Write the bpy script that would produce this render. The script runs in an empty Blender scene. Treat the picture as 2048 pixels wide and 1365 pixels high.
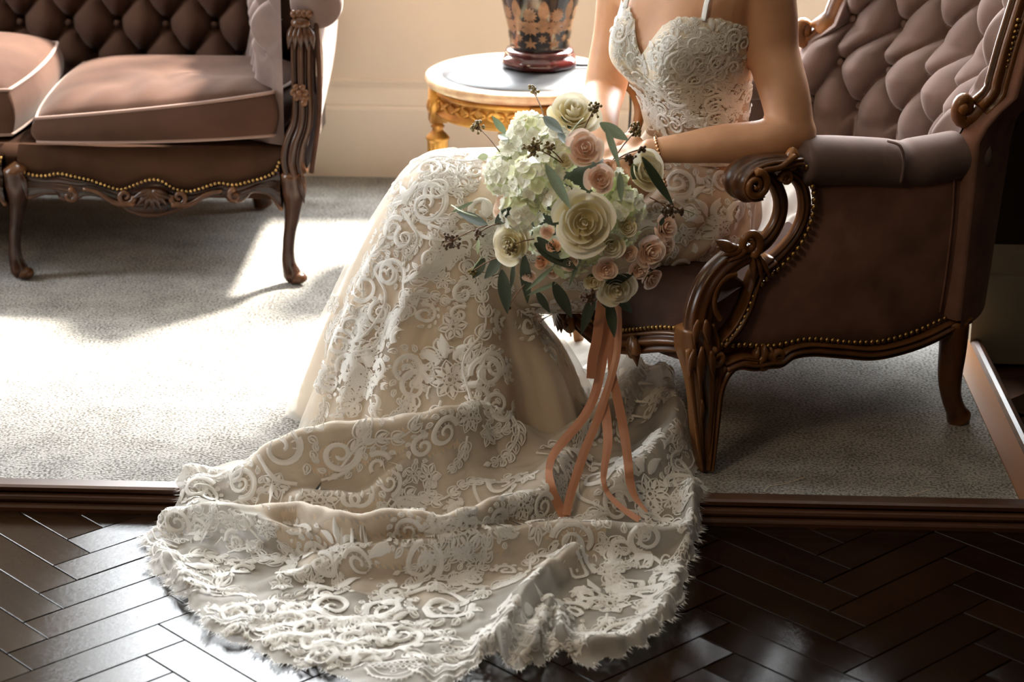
import bpy, bmesh, math, random
import numpy as np
from math import sin, cos, pi, radians, sqrt, atan2
from mathutils import Vector, Matrix
from mathutils.bvhtree import BVHTree
random.seed(7); RNG = np.random.default_rng(7)
S = bpy.context.scene; COL = S.collection

# ------------------------------------------------------------------ camera
FPX = 4400.0; CAM_H = 1.62
YAW, PIT, ROLL = radians(1.73), radians(19.76), radians(0.5)
fw = np.array([-sin(YAW)*cos(PIT), cos(YAW)*cos(PIT), -sin(PIT)])
r0 = np.array([cos(YAW), sin(YAW), 0.0]); u0 = np.cross(r0, fw)
rt = r0*cos(ROLL)+u0*sin(ROLL); up = np.cross(rt, fw)
CAMP = np.array([0, 0, CAM_H])
cam = bpy.data.cameras.new('camera'); camo = bpy.data.objects.new('camera', cam); COL.objects.link(camo)
cam.sensor_width = 36.0; cam.lens = 36.0*FPX/2048.0; cam.clip_start = .05
M = Matrix(((rt[0], up[0], -fw[0], 0), (rt[1], up[1], -fw[1], 0), (rt[2], up[2], -fw[2], CAM_H), (0, 0, 0, 1)))
camo.matrix_world = M
cam.dof.use_dof = True; cam.dof.focus_distance = 4.15; cam.dof.aperture_fstop = 4.5
S.camera = camo

# ------------------------------------------------------------------ world, sun, exposure
w = bpy.data.worlds.new('overcast_sky'); S.world = w; w.use_nodes = True
bgn = w.node_tree.nodes['Background']; bgn.inputs[0].default_value = (.93, .97, 1.0, 1); bgn.inputs[1].default_value = 25.0
sun = bpy.data.lights.new('sun', 'SUN'); sun.energy = 34.0; sun.angle = radians(7); sun.color = (1.0, .93, .82)
suno = bpy.data.objects.new('sun', sun); COL.objects.link(suno)
SUN_EL = radians(48)
suno.rotation_euler = Vector((-.69*cos(SUN_EL), -.72*cos(SUN_EL), -sin(SUN_EL))).to_track_quat('-Z', 'Y').to_euler()
suno.location = (3, 9, 6)
WX0, WX1, WZ0, WZ1, WALLY = -1.42, 1.75, .66, 2.95, 5.84
po = bpy.data.lights.new('window_portal', 'AREA'); po.shape = 'RECTANGLE'; po.size = WX1-WX0; po.size_y = WZ1-WZ0
po.cycles.is_portal = True
poo = bpy.data.objects.new('window_portal', po); COL.objects.link(poo)
poo.location = ((WX0+WX1)/2, WALLY+.2, (WZ0+WZ1)/2); poo.rotation_euler = (radians(-90), 0, 0)
W2Y0, W2Y1, W2Z0, W2Z1 = 3.90, 4.62, .55, 2.8
po2 = bpy.data.lights.new('side_window_portal', 'AREA'); po2.shape = 'RECTANGLE'; po2.size = W2Z1-W2Z0; po2.size_y = W2Y1-W2Y0
po2.cycles.is_portal = True
poo2 = bpy.data.objects.new('side_window_portal', po2); COL.objects.link(poo2)
poo2.location = (-3.62, (W2Y0+W2Y1)/2, (W2Z0+W2Z1)/2); poo2.rotation_euler = (0, radians(-90), 0)
# unseen warm fill light, added at front left to lift the shaded sides
lp = bpy.data.lights.new('warm_fill_light', 'AREA'); lp.shape = 'DISK'; lp.size = .8; lp.energy = 24; lp.color = (1.0, .74, .47)
lpo = bpy.data.objects.new('warm_fill_light', lp); COL.objects.link(lpo); lpo.location = (-1.7, .9, 2.9)
lpo.rotation_euler = (Vector((.1, 4.0, .4))-Vector(lpo.location)).to_track_quat('-Z', 'Y').to_euler()
S.view_settings.view_transform = 'Standard'; S.view_settings.look = 'None'
S.view_settings.exposure = 0.1; S.view_settings.gamma = 1.0; S.view_settings.use_curve_mapping = False
S.cycles.max_bounces = 8; S.cycles.diffuse_bounces = 4; S.cycles.transparent_max_bounces = 12
S.cycles.caustics_reflective = False; S.cycles.caustics_refractive = False

# ------------------------------------------------------------------ survey helpers (sight lines of the camera met with real planes)
def ray(x, y): return fw+rt*(x-1024.0)/FPX-up*(y-682.5)/FPX
def atZ(x, y, z=0.0):
    d = ray(x, y); return CAMP+d*((z-CAM_H)/d[2])
def atY(x, y, Y):
    d = ray(x, y); return CAMP+d*(Y/d[1])
def toPx(P):
    v = np.asarray(P)-CAMP; q = v@fw
    return 1024+FPX*(v@rt)/q, 682.5-FPX*(v@up)/q

# ------------------------------------------------------------------ object helpers
WLOC = {}
def thing(name, label, cat, loc=(0, 0, 0), group=None):
    o = bpy.data.objects.new(name, None); COL.objects.link(o); o.location = loc; o.empty_display_size = .05
    WLOC[o] = np.array(loc, float); tag(o, label, cat, group); return o
def tag(o, label=None, cat=None, group=None, kind=None):
    if label: o['label'] = label
    if cat: o['category'] = cat
    if group: o['group'] = group
    if kind: o['kind'] = kind
    return o
def mesh_data(name, V, F, mat, smooth=True):
    me = bpy.data.meshes.new(name)
    me.from_pydata([tuple(v) for v in np.asarray(V, float)], [], [tuple(int(i) for i in f) for f in F])
    if smooth: me.polygons.foreach_set('use_smooth', [True]*len(me.polygons))
    if mat: me.materials.append(mat)
    me.update(); return me
def link(name, me, parent=None, loc=None, mw=None):
    o = bpy.data.objects.new(name, me); COL.objects.link(o)
    base = WLOC[parent] if parent is not None else np.zeros(3)
    if parent is not None: o.parent = parent
    if mw is not None:
        m = mw.copy(); m.translation = Vector(np.array(m.translation)-base); o.matrix_local = m; WLOC[o] = np.array(mw.translation)
    else:
        WLOC[o] = base if loc is None else np.array(loc, float)
        if loc is not None: o.location = np.array(loc)-base
    return o
def obj(name, VF, mat, parent=None, smooth=True, kind=None):
    V, F = VF; V = np.asarray(V, float)
    c = WLOC[parent] if parent is not None else np.zeros(3)
    o = link(name, mesh_data(name, V-c, F, mat, smooth), parent)
    bm = bmesh.new(); bm.from_mesh(o.data); bmesh.ops.recalc_face_normals(bm, faces=bm.faces); bm.to_mesh(o.data); bm.free()
    if kind: o['kind'] = kind
    return o
def join(*parts):
    V = []; F = []; n = 0
    for v, f in parts:
        v = np.asarray(v, float); V.append(v); F += [tuple(i+n for i in q) for q in f]; n += len(v)
    return np.concatenate(V), F
def gridF(nu, nv, cu=False, cv=False):
    F = []
    for i in range(nu if cu else nu-1):
        for j in range(nv if cv else nv-1):
            a = i*nv+j; b = ((i+1) % nu)*nv+j; c = ((i+1) % nu)*nv+(j+1) % nv; d = i*nv+(j+1) % nv
            F.append((a, b, c, d))
    return F
def cat(P, n, closed=False):
    P = np.asarray(P, float); m = len(P)
    if closed: Q = np.concatenate([P[-1:], P, P[:2]]); k = m
    else: Q = np.concatenate([2*P[:1]-P[1:2], P, 2*P[-1:]-P[-2:-1]]); k = m-1
    t = np.linspace(0, k, n, endpoint=not closed); i = np.minimum(t.astype(int), k-1); f = (t-i)[:, None]
    p0, p1, p2, p3 = Q[i], Q[i+1], Q[i+2], Q[i+3]
    return .5*((2*p1)+(-p0+p2)*f+(2*p0-5*p1+4*p2-p3)*f*f+(-p0+3*p1-3*p2+p3)*f**3)
def tangents(P):
    T = np.gradient(P, axis=0); return T/np.maximum(np.linalg.norm(T, axis=1), 1e-9)[:, None]
def tube(P, r, seg=10, caps=True, flat=None):
    """swept round (or flattened: flat = list of (rx, ry)) tube along P by parallel transport"""
    P = np.asarray(P, float); n = len(P); T = tangents(P)
    a = np.array([0, 0, 1.0]) if abs(T[0][2]) < .9 else np.array([1.0, 0, 0])
    N = np.cross(T[0], a); N /= np.linalg.norm(N)
    r = np.broadcast_to(np.asarray(r, float), (n,)) if np.ndim(r) < 2 else np.asarray(r)
    V = []; th = np.linspace(0, 2*pi, seg, endpoint=False)
    for i in range(n):
        N = N-T[i]*(N@T[i]); N /= np.linalg.norm(N); Bn = np.cross(T[i], N)
        rx, ry = (r[i], r[i]) if np.ndim(r) == 1 else r[i]
        V.append(P[i]+np.outer(np.cos(th)*rx, N)+np.outer(np.sin(th)*ry, Bn))
    V = np.concatenate(V); F = gridF(n, seg, cv=True)
    if caps:
        V = np.concatenate([V, P[:1]-T[:1]*np.mean(r[0])*.5, P[-1:]+T[-1:]*np.mean(r[-1])*.5]); k = n*seg
        F += [(k, (j+1) % seg, j) for j in range(seg)]+[(k+1, (n-1)*seg+j, (n-1)*seg+(j+1) % seg) for j in range(seg)]
    return V, F
MOLD = [(-1, -1), (-1, .1), (-.86, .62), (-.66, .8), (-.5, .5), (-.36, .62), (-.2, .93), (0, 1.0), (.2, .93), (.36, .62), (.5, .5), (.66, .8), (.86, .62), (1, .1), (1, -1)]
ROUND = [(cos(a), sin(a)) for a in np.linspace(pi, -pi, 14, endpoint=False)]
FLUTE = [((1-.13*(.5+.5*cos(9*a)))*cos(a), (1-.13*(.5+.5*cos(9*a)))*sin(a)) for a in np.linspace(pi, -pi, 54, endpoint=False)]
BOXP = [(-1, -1), (-1, .8), (-.9, 1), (.9, 1), (1, .8), (1, -1)]
def sweep(P, prof, out, hw, dp, caps=True):
    """profile (side, out) swept along P; out = fixed outward direction; hw/dp half width and half depth (arrays ok)"""
    P = np.asarray(P, float); n = len(P); T = tangents(P); out = np.asarray(out, float)
    hw = np.broadcast_to(np.asarray(hw, float), (n,)); dp = np.broadcast_to(np.asarray(dp, float), (n,))
    V = []
    for i in range(n):
        o = out-T[i]*(out@T[i]); o /= np.linalg.norm(o); s = np.cross(T[i], o)
        for a, b in prof: V.append(P[i]+s*a*hw[i]+o*b*dp[i])
    m = len(prof); F = gridF(n, m, cv=True)
    if caps: F += [tuple(range(m))[::-1], tuple((n-1)*m+j for j in range(m))]
    return np.array(V), F
def lathe(prof, c, seg=32, flute=None):
    V = []; c = np.asarray(c, float)
    for r, z in prof:
        for k in range(seg):
            a = 2*pi*k/seg; V.append(c+np.array([cos(a)*r, sin(a)*r, z]))
    n = len(prof); F = gridF(n, seg, cv=True)
    F += [tuple(range(seg))[::-1], tuple((n-1)*seg+j for j in range(seg))]
    return np.array(V), F
def box(x0, x1, y0, y1, z0, z1):
    V = [(x, y, z) for x in (x0, x1) for y in (y0, y1) for z in (z0, z1)]
    return np.array(V, float), [(0, 1, 3, 2), (4, 6, 7, 5), (0, 4, 5, 1), (2, 3, 7, 6), (0, 2, 6, 4), (1, 5, 7, 3)]
def ball(c, r, nu=6, nv=8, sc=(1, 1, 1)):
    V = []; c = np.asarray(c, float)
    for i in range(nu+1):
        a = pi*i/nu
        for j in range(nv): b = 2*pi*j/nv; V.append(c+r*np.array([sin(a)*cos(b)*sc[0], sin(a)*sin(b)*sc[1], cos(a)*sc[2]]))
    return np.array(V), gridF(nu+1, nv, cv=True)
def coons(Lf, R, B, Tp, nu, nv):
    """four boundary curves, each given as points; B,Tp run left to right, L,R run bottom to top"""
    b = cat(B, nu); t = cat(Tp, nu); l = cat(Lf, nv); r = cat(R, nv)
    u = np.linspace(0, 1, nu)[:, None, None]; v = np.linspace(0, 1, nv)[None, :, None]
    P = (1-v)*b[:, None]+v*t[:, None]+(1-u)*l[None]+u*r[None]-((1-u)*(1-v)*b[0]+u*(1-v)*b[-1]+(1-u)*v*t[0]+u*v*t[-1])
    return P
def spiral(c, ex, ey, r, a0, turns, n=26, r1=.12):
    t = np.linspace(0, 1, n); rr = r*(1-t*(1-r1)); a = a0+2*pi*turns*t
    return np.asarray(c)+np.outer(rr*np.cos(a), ex)+np.outer(rr*np.sin(a), ey)
def teardrop(p, d, nrm, ln, wd, th, n=9):
    """solid carved leaf from p along d"""
    p = np.asarray(p, float); d = np.asarray(d, float)/np.linalg.norm(d); t = np.linspace(0, 1, n)
    P = p+np.outer(t*ln, d); ww = wd*np.sin(pi*np.clip(t, .04, .97)**.75)
    return sweep(P, ROUND, nrm, ww, th*np.sin(pi*np.clip(t, .06, .97)**.7))

# ------------------------------------------------------------------ materials
def mat(name, col, rough=.6, spec=.5, metal=0, sheen=0, coat=0, sss=0, scale=None, amt=.25, bump=0, bscale=None, stretch=None, col2=None, transl=0, alpha=1, sheen_tint=None, detail=6, coat_r=.1):
    m = bpy.data.materials.new(name); m.use_nodes = True; nt = m.node_tree; N = nt.nodes; L = nt.links
    b = N['Principled BSDF']; out = N['Material Output']
    b.inputs['Base Color'].default_value = (*col, 1); b.inputs['Roughness'].default_value = rough
    b.inputs['Specular IOR Level'].default_value = spec; b.inputs['Metallic'].default_value = metal
    if sheen:
        b.inputs['Sheen Weight'].default_value = sheen; b.inputs['Sheen Roughness'].default_value = .35
        if sheen_tint: b.inputs['Sheen Tint'].default_value = (*sheen_tint, 1)
    if coat: b.inputs['Coat Weight'].default_value = coat; b.inputs['Coat Roughness'].default_value = coat_r
    if sss: b.inputs['Subsurface Weight'].default_value = sss; b.inputs['Subsurface Radius'].default_value = (.02, .008, .004); b.inputs['Subsurface Scale'].default_value = .6
    tc = None
    def coords(sc):
        nonlocal tc
        tc = tc or N.new('ShaderNodeTexCoord')
        mp = N.new('ShaderNodeMapping'); L.new(tc.outputs['Object'], mp.inputs[0])
        if stretch: mp.inputs['Scale'].default_value = stretch
        nz = N.new('ShaderNodeTexNoise'); nz.inputs['Scale'].default_value = sc; nz.inputs['Detail'].default_value = detail
        L.new(mp.outputs[0], nz.inputs['Vector']); return nz
    if scale:
        nz = coords(scale); rp = N.new('ShaderNodeValToRGB')
        c2 = col2 or tuple(c*(1-amt) for c in col); c1 = col if col2 else tuple(min(1, c*(1+amt)) for c in col)
        rp.color_ramp.elements[0].color = (*c2, 1); rp.color_ramp.elements[1].color = (*c1, 1)
        rp.color_ramp.elements[0].position = .35; rp.color_ramp.elements[1].position = .65
        L.new(nz.outputs[0], rp.inputs[0]); L.new(rp.outputs[0], b.inputs['Base Color'])
    if bump:
        nz2 = coords(bscale or scale or 50); bp = N.new('ShaderNodeBump'); bp.inputs['Strength'].default_value = bump; bp.inputs['Distance'].default_value = .004
        L.new(nz2.outputs[0], bp.inputs['Height']); L.new(bp.outputs[0], b.inputs['Normal'])
    sh = b.outputs[0]
    if transl:
        tr = N.new('ShaderNodeBsdfTranslucent'); tr.inputs[0].default_value = (*col, 1)
        mx = N.new('ShaderNodeMixShader'); mx.inputs[0].default_value = transl
        L.new(sh, mx.inputs[1]); L.new(tr.outputs[0], mx.inputs[2]); sh = mx.outputs[0]
    if alpha < 1:
        tp = N.new('ShaderNodeBsdfTransparent'); mx = N.new('ShaderNodeMixShader'); mx.inputs[0].default_value = alpha
        L.new(tp.outputs[0], mx.inputs[1]); L.new(sh, mx.inputs[2]); sh = mx.outputs[0]
    L.new(sh, out.inputs[0]); return m
SEATV = mat('shaded_seat_velvet', (.075, .040, .030), .9, .1, sheen=.1, scale=12, amt=.2, bump=.12, bscale=700)  # darker velvet copy: shade from the sitter's legs put into the colour
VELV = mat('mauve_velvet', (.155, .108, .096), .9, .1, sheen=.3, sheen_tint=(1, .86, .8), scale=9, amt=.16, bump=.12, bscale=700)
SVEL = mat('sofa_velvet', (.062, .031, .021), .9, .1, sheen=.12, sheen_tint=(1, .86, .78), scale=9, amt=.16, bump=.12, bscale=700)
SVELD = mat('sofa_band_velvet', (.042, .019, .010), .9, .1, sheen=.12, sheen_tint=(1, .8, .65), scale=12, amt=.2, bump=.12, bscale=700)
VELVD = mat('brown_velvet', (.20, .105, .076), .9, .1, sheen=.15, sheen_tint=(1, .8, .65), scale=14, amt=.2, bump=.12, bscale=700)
PIPING = mat('velvet_piping', (.26, .17, .14), .8, .2, sheen=.4)
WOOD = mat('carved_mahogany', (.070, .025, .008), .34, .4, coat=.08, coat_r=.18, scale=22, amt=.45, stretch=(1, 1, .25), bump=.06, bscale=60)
def edge_highlight_wear(m, col, lo=.51, hi=.60):  # worn edges and orange edge highlights, both mixed into the colour by pointiness
    nt = m.node_tree; N = nt.nodes; L = nt.links; b = N['Principled BSDF']; g = N.new('ShaderNodeNewGeometry'); mr = N.new('ShaderNodeMapRange'); mr.inputs[1].default_value = lo; mr.inputs[2].default_value = hi
    L.new(g.outputs['Pointiness'], mr.inputs[0]); mx = N.new('ShaderNodeMixRGB'); mx.inputs[2].default_value = (*col, 1); src = b.inputs['Base Color'].links[0].from_socket
    L.new(src, mx.inputs[1]); L.new(mr.outputs[0], mx.inputs[0]); L.new(mx.outputs[0], b.inputs['Base Color'])
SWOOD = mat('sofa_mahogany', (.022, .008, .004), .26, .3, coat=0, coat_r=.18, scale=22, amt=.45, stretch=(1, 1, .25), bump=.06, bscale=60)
edge_highlight_wear(WOOD, (.27, .11, .03), .522, .62); edge_highlight_wear(SWOOD, (.13, .055, .022), .53, .64)
WOODD = mat('dark_step_wood', (.062, .024, .010), .42, .5, coat=.2, coat_r=.25, scale=18, amt=.4, stretch=(.1, 1, 1), bump=.1, bscale=40)
BRASS = mat('antique_brass', (.36, .22, .075), .36, .5, metal=1, scale=40, amt=.3)
GILT = mat('worn_gilding', (.72, .40, .09), .38, .5, metal=.65, scale=16, col2=(.42, .2, .05), bump=.12, bscale=70)
GILTRIM = mat('sunlit_worn_rim_gilding', (.92, .78, .50), .34, .5, metal=.15, scale=9, col2=(.40, .12, .06), bump=.08, bscale=60)  # worn gilding made paler: sun and sky on the rim put into the colour
MARBLE = mat('black_table_leather', (.035, .036, .04), .38, .5, scale=30, amt=.3)
WALL = mat('cream_wall_paint', (.79, .69, .57), .75, .3, scale=3, amt=.03)
SKIRTW = mat('cream_gloss_paint', (.80, .70, .58), .5, .4, scale=3, amt=.03)
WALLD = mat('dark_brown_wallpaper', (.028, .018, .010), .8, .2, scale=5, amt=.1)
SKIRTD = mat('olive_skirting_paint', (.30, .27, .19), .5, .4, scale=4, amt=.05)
CEIL = mat('plaster_ceiling', (.40, .36, .30), .9, .2)
SKIN = mat('skin', (.56, .30, .17), .5, .35, sss=.12, scale=30, amt=.05, bump=.03, bscale=900)
SATIN = mat('champagne_lining', (.70, .585, .455), .55, .3, sheen=.3, transl=.2, scale=14, amt=.05, bump=.25, bscale=900)
TULLE = mat('white_tulle', (.84, .79, .71), .6, .25, sheen=.2, transl=.3, alpha=.56, scale=40, amt=.05, bump=.3, bscale=900)
VOILE = mat('sheer_white_voile', (.90, .86, .79), .6, .2, sheen=.2, transl=.35, alpha=.30)
NET = mat('sheer_net', (.78, .66, .50), .6, .25, alpha=.38)
LACE = mat('ivory_lace', (.97, .955, .92), .6, .3, sheen=.3, transl=.15, bump=.5, bscale=1100)
CUP = mat('ivory_cup_fabric', (.78, .69, .57), .6, .3, sheen=.2, bump=.6, bscale=260)
HAIR = mat('brown_hair', (.09, .045, .02), .45, .5, scale=60, amt=.4, stretch=(1, 1, .1))
ROSEW = mat('ivory_rose_petal', (.93, .90, .78), .55, .3, sheen=.2, transl=.16, scale=30, amt=.04)
ROSEB = mat('blush_rose_petal', (.95, .82, .72), .55, .3, sheen=.2, transl=.16, scale=30, amt=.05)
ROSEP = mat('peach_rose_petal', (.88, .62, .46), .55, .3, sheen=.2, transl=.16, scale=30, amt=.05)
def rim_fade(m, deep):  # deeper petal bases: their own tint plus crevice shade put into the colour
    nt = m.node_tree; N = nt.nodes; L = nt.links; b = N['Principled BSDF']; tc = N.new('ShaderNodeTexCoord'); sx = N.new('ShaderNodeSeparateXYZ'); L.new(tc.outputs['Generated'], sx.inputs[0])
    mr = N.new('ShaderNodeMapRange'); mr.inputs[1].default_value = .55; mr.inputs[2].default_value = .95; L.new(sx.outputs[2], mr.inputs[0]); mx = N.new('ShaderNodeMixRGB'); mx.inputs[1].default_value = (*deep, 1)
    L.new(b.inputs['Base Color'].links[0].from_socket, mx.inputs[2]); L.new(mr.outputs[0], mx.inputs[0]); L.new(mx.outputs[0], b.inputs['Base Color'])
rim_fade(ROSEW, (.80, .70, .40)); rim_fade(ROSEB, (.88, .60, .43)); rim_fade(ROSEP, (.80, .45, .25))
HYDW = mat('white_hydrangea', (.92, .92, .82), .55, .3, transl=.25, scale=60, amt=.05)
HYDG = mat('green_hydrangea', (.82, .85, .58), .55, .3, transl=.3, scale=60, amt=.08)
LEAFD = mat('dark_olive_leaf', (.045, .062, .036), .48, .4, transl=.08, scale=40, amt=.25)
LEAFG = mat('grey_green_leaf', (.16, .21, .13), .5, .4, transl=.1, scale=40, amt=.2)
LEAFP = mat('pale_green_leaf', (.42, .48, .30), .5, .4, transl=.15, scale=40, amt=.15)
BERRY = mat('olive_berry', (.20, .15, .05), .4, .5, scale=120, amt=.4)
BERRYB = mat('brown_berry', (.085, .045, .022), .4, .5, scale=120, amt=.4)
TWIG = mat('brown_twig', (.15, .08, .04), .6, .3)
RIBBON = mat('terracotta_satin_ribbon', (.58, .27, .155), .34, .5, sheen=.3, transl=.12, scale=8, amt=.06, bump=.05, bscale=900)
PORC = mat('black_porcelain', (.012, .010, .010), .12, .6, coat=.6, coat_r=.05)
GOLDP = mat('gold_enamel', (.27, .15, .075), .3, .5, coat=.4, scale=60, amt=.25)
ROSEWOOD = mat('polished_rosewood', (.085, .014, .012), .16, .5, coat=.7, coat_r=.06, scale=20, amt=.3)
BLACKC = mat('black_cable', (.01, .01, .01), .4, .5)
PEARL = mat('rose_gold_bead', (.80, .48, .30), .22, .5, metal=.8)
THREAD = mat('pale_thread', (.6, .52, .36), .8)
FRAMEW = mat('white_window_paint', (.85, .84, .80), .45, .4)
def carpet_mat():
    m = mat('grey_carpet', (.36, .345, .325), 1.0, .05, sheen=.25); nt = m.node_tree; N = nt.nodes; L = nt.links; b = N['Principled BSDF']
    tc = N.new('ShaderNodeTexCoord'); n1 = N.new('ShaderNodeTexNoise'); n1.inputs['Scale'].default_value = 190; n1.inputs['Detail'].default_value = 3
    n2 = N.new('ShaderNodeTexNoise'); n2.inputs['Scale'].default_value = 14; n2.inputs['Detail'].default_value = 4
    L.new(tc.outputs['Object'], n1.inputs[0]); L.new(tc.outputs['Object'], n2.inputs[0])
    rp = N.new('ShaderNodeValToRGB'); rp.color_ramp.elements[0].position = .36; rp.color_ramp.elements[1].position = .6
    rp.color_ramp.elements[0].color = (.075, .071, .063, 1); rp.color_ramp.elements[1].color = (.36, .345, .32, 1)
    mx = N.new('ShaderNodeMath'); mx.operation = 'MULTIPLY_ADD'; mx.inputs[1].default_value = .25; L.new(n2.outputs[0], mx.inputs[0]); 
    sb = N.new('ShaderNodeMath'); sb.operation = 'SUBTRACT'; sb.inputs[1].default_value = .125; L.new(n1.outputs[0], sb.inputs[0]); L.new(sb.outputs[0], mx.inputs[2])
    L.new(mx.outputs[0], rp.inputs[0]); L.new(rp.outputs[0], b.inputs['Base Color'])
    bp = N.new('ShaderNodeBump'); bp.inputs['Strength'].default_value = .9; bp.inputs['Distance'].default_value = .006; L.new(n1.outputs[0], bp.inputs['Height']); L.new(bp.outputs[0], b.inputs['Normal'])
    return m
CARPET = carpet_mat()
def plank_mat():
    m = mat('parquet_oak', (.05, .02, .009), .26, .5); nt = m.node_tree; N = nt.nodes; L = nt.links; b = N['Principled BSDF']
    tc = N.new('ShaderNodeTexCoord'); oi = N.new('ShaderNodeObjectInfo')
    mp = N.new('ShaderNodeMapping'); mp.inputs['Scale'].default_value = (3, 40, 40); L.new(tc.outputs['Object'], mp.inputs[0])
    nz = N.new('ShaderNodeTexNoise'); nz.inputs['Scale'].default_value = 2; nz.inputs['Detail'].default_value = 6; L.new(mp.outputs[0], nz.inputs[0])
    ad = N.new('ShaderNodeMath'); ad.operation = 'MULTIPLY_ADD'; ad.inputs[1].default_value = .5; L.new(oi.outputs['Random'], ad.inputs[0]); L.new(nz.outputs[0], ad.inputs[2])
    rp = N.new('ShaderNodeValToRGB'); rp.color_ramp.elements[0].position = .3; rp.color_ramp.elements[1].position = 1.05
    rp.color_ramp.elements[0].color = (.004, .0018, .0008, 1); rp.color_ramp.elements[1].color = (.013, .0055, .0022, 1)
    L.new(ad.outputs[0], rp.inputs[0]); L.new(rp.outputs[0], b.inputs['Base Color'])
    n3 = N.new('ShaderNodeTexNoise'); n3.inputs['Scale'].default_value = 35; n3.inputs['Detail'].default_value = 5; L.new(mp.outputs[0], n3.inputs[0])
    rr = N.new('ShaderNodeMapRange'); b.inputs['Specular IOR Level'].default_value = .24; rr.inputs[3].default_value = .06; rr.inputs[4].default_value = .14; L.new(nz.outputs[0], rr.inputs[0]); L.new(rr.outputs[0], b.inputs['Roughness'])
    bp = N.new('ShaderNodeBump'); bp.inputs['Strength'].default_value = .12; bp.inputs['Distance'].default_value = .002; L.new(n3.outputs[0], bp.inputs['Height']); L.new(bp.outputs[0], b.inputs['Normal'])
    return m
PLANK = plank_mat()

# ================================================================== SETTING
FZ = -.042; CARY = 3.70
def struct(name, VF, m, parent=None, smooth=False):
    o = obj(name, VF, m, parent, smooth)
    if parent is None: o['kind'] = 'structure'
    return o
floor = struct('floor', box(-3.6, 3.4, -2.0, 6.0, -.12, FZ-.012), WOODD)
# herringbone planks, each one a board with its own edges
PW, PL = .0762, .3133; gap = .0012
def plank_mesh():
    h = .012; l, wd = PL/2-gap, PW/2-gap; c = .0009
    V = [(-l, -wd, -h), (l, -wd, -h), (l, wd, -h), (-l, wd, -h), (-l, -wd, -c), (l, -wd, -c), (l, wd, -c), (-l, wd, -c), (-l+c, -wd+c, 0), (l-c, -wd+c, 0), (l-c, wd-c, 0), (-l+c, wd-c, 0)]
    F = [(4, 5, 9, 8), (5, 6, 10, 9), (6, 7, 11, 10), (7, 4, 8, 11), (8, 9, 10, 11), (0, 1, 5, 4), (1, 2, 6, 5), (2, 3, 7, 6), (3, 0, 4, 7)]
    return mesh_data('plank', V, F, PLANK, False)
pm = plank_mesh(); s2 = sqrt(.5); npl = 0
for k in range(-9, 10):
    for i in range(-60, 60):
        for typ in (0, 1):
            p0 = 1.867+i*PW+k*PL; q0 = 3.057+i*PW-k*PL
            pc, qc = (p0+PL/2, q0+PW/2) if typ == 0 else (p0+PW/2, q0+PW+PL/2)
            x, y = (pc-qc)*s2, (pc+qc)*s2
            inview = -1.45 < x < 1.45 and 2.72 < y < 3.79
            right = .90 < x < 1.4 and 3.75 < y < 4.45
            if not (inview or right): continue
            if x < .75 and y > 3.78: continue
            zz = FZ+RNG.uniform(-.0006, .0004)
            mw = Matrix.Translation((x, y, zz)) @ Matrix.Rotation(pi/4 if typ == 0 else 3*pi/4, 4, 'Z') @ Matrix.Rotation(RNG.normal(0, .0016), 4, 'X') @ Matrix.Rotation(RNG.normal(0, .0006), 4, 'Y')
            link('plank', pm, floor, mw=mw); npl += 1
# carpet on its low platform
cp = struct('carpet', box(-3.4, .815, CARY, WALLY, -.05, 0.0), CARPET)
del cp['kind']; tag(cp, 'grey fitted carpet on the raised platform under sofa, table and armchair', 'carpet')
cp2 = struct('floor_alcove', box(.815, 3.3, 4.68, WALLY, -.05, -.002), CARPET); cp2.name = 'floor'
# front step nosing: profile extruded along X
def extr(prof, x0, x1):
    V = [(x0, y, z) for y, z in prof]+[(x1, y, z) for y, z in prof]; n = len(prof)
    F = [(i, (i+1) % n, n+(i+1) % n, n+i) for i in range(n)]+[tuple(range(n))[::-1], tuple(range(n, 2*n))]
    return np.array(V), F
t1 = struct('trim_1', extr([(CARY, -.05), (CARY, .003), (3.672, .003), (3.666, 0), (3.666, -.007), (3.674, -.009), (3.674, -.0125)], -3.4, .86), WOODD)
struct('bead_moulding', extr([(3.69, -.0125), (3.668, -.012), (3.659, -.0145), (3.657, -.020), (3.659, -.025), (3.672, -.0275), (3.69, -.0275)], -3.4, .90), WOODD, t1)
struct('lower_moulding', extr([(3.69, -.0278), (3.662, -.0278), (3.655, -.031), (3.653, -.035), (3.653, -.055), (3.69, -.055)], -3.4, .91), WOODD, t1)
t2 = struct('trim_2', box(.815, .862, CARY, 4.70, -.05, .003), WOOD)
def extrY(prof, y0, y1):
    V = [(x, y0, z) for x, z in prof]+[(x, y1, z) for x, z in prof]; n = len(prof)
    return np.array(V), [(i, (i+1) % n, n+(i+1) % n, n+i) for i in range(n)]+[tuple(range(n))[::-1], tuple(range(n, 2*n))]
struct('bead_moulding', extrY([(.862, -.05), (.862, .002), (.868, .009), (.876, .012), (.885, .009), (.890, .0), (.896, -.008), (.900, -.02), (.905, -.05)], 3.68, 4.70), WOODD, t2)
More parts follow.
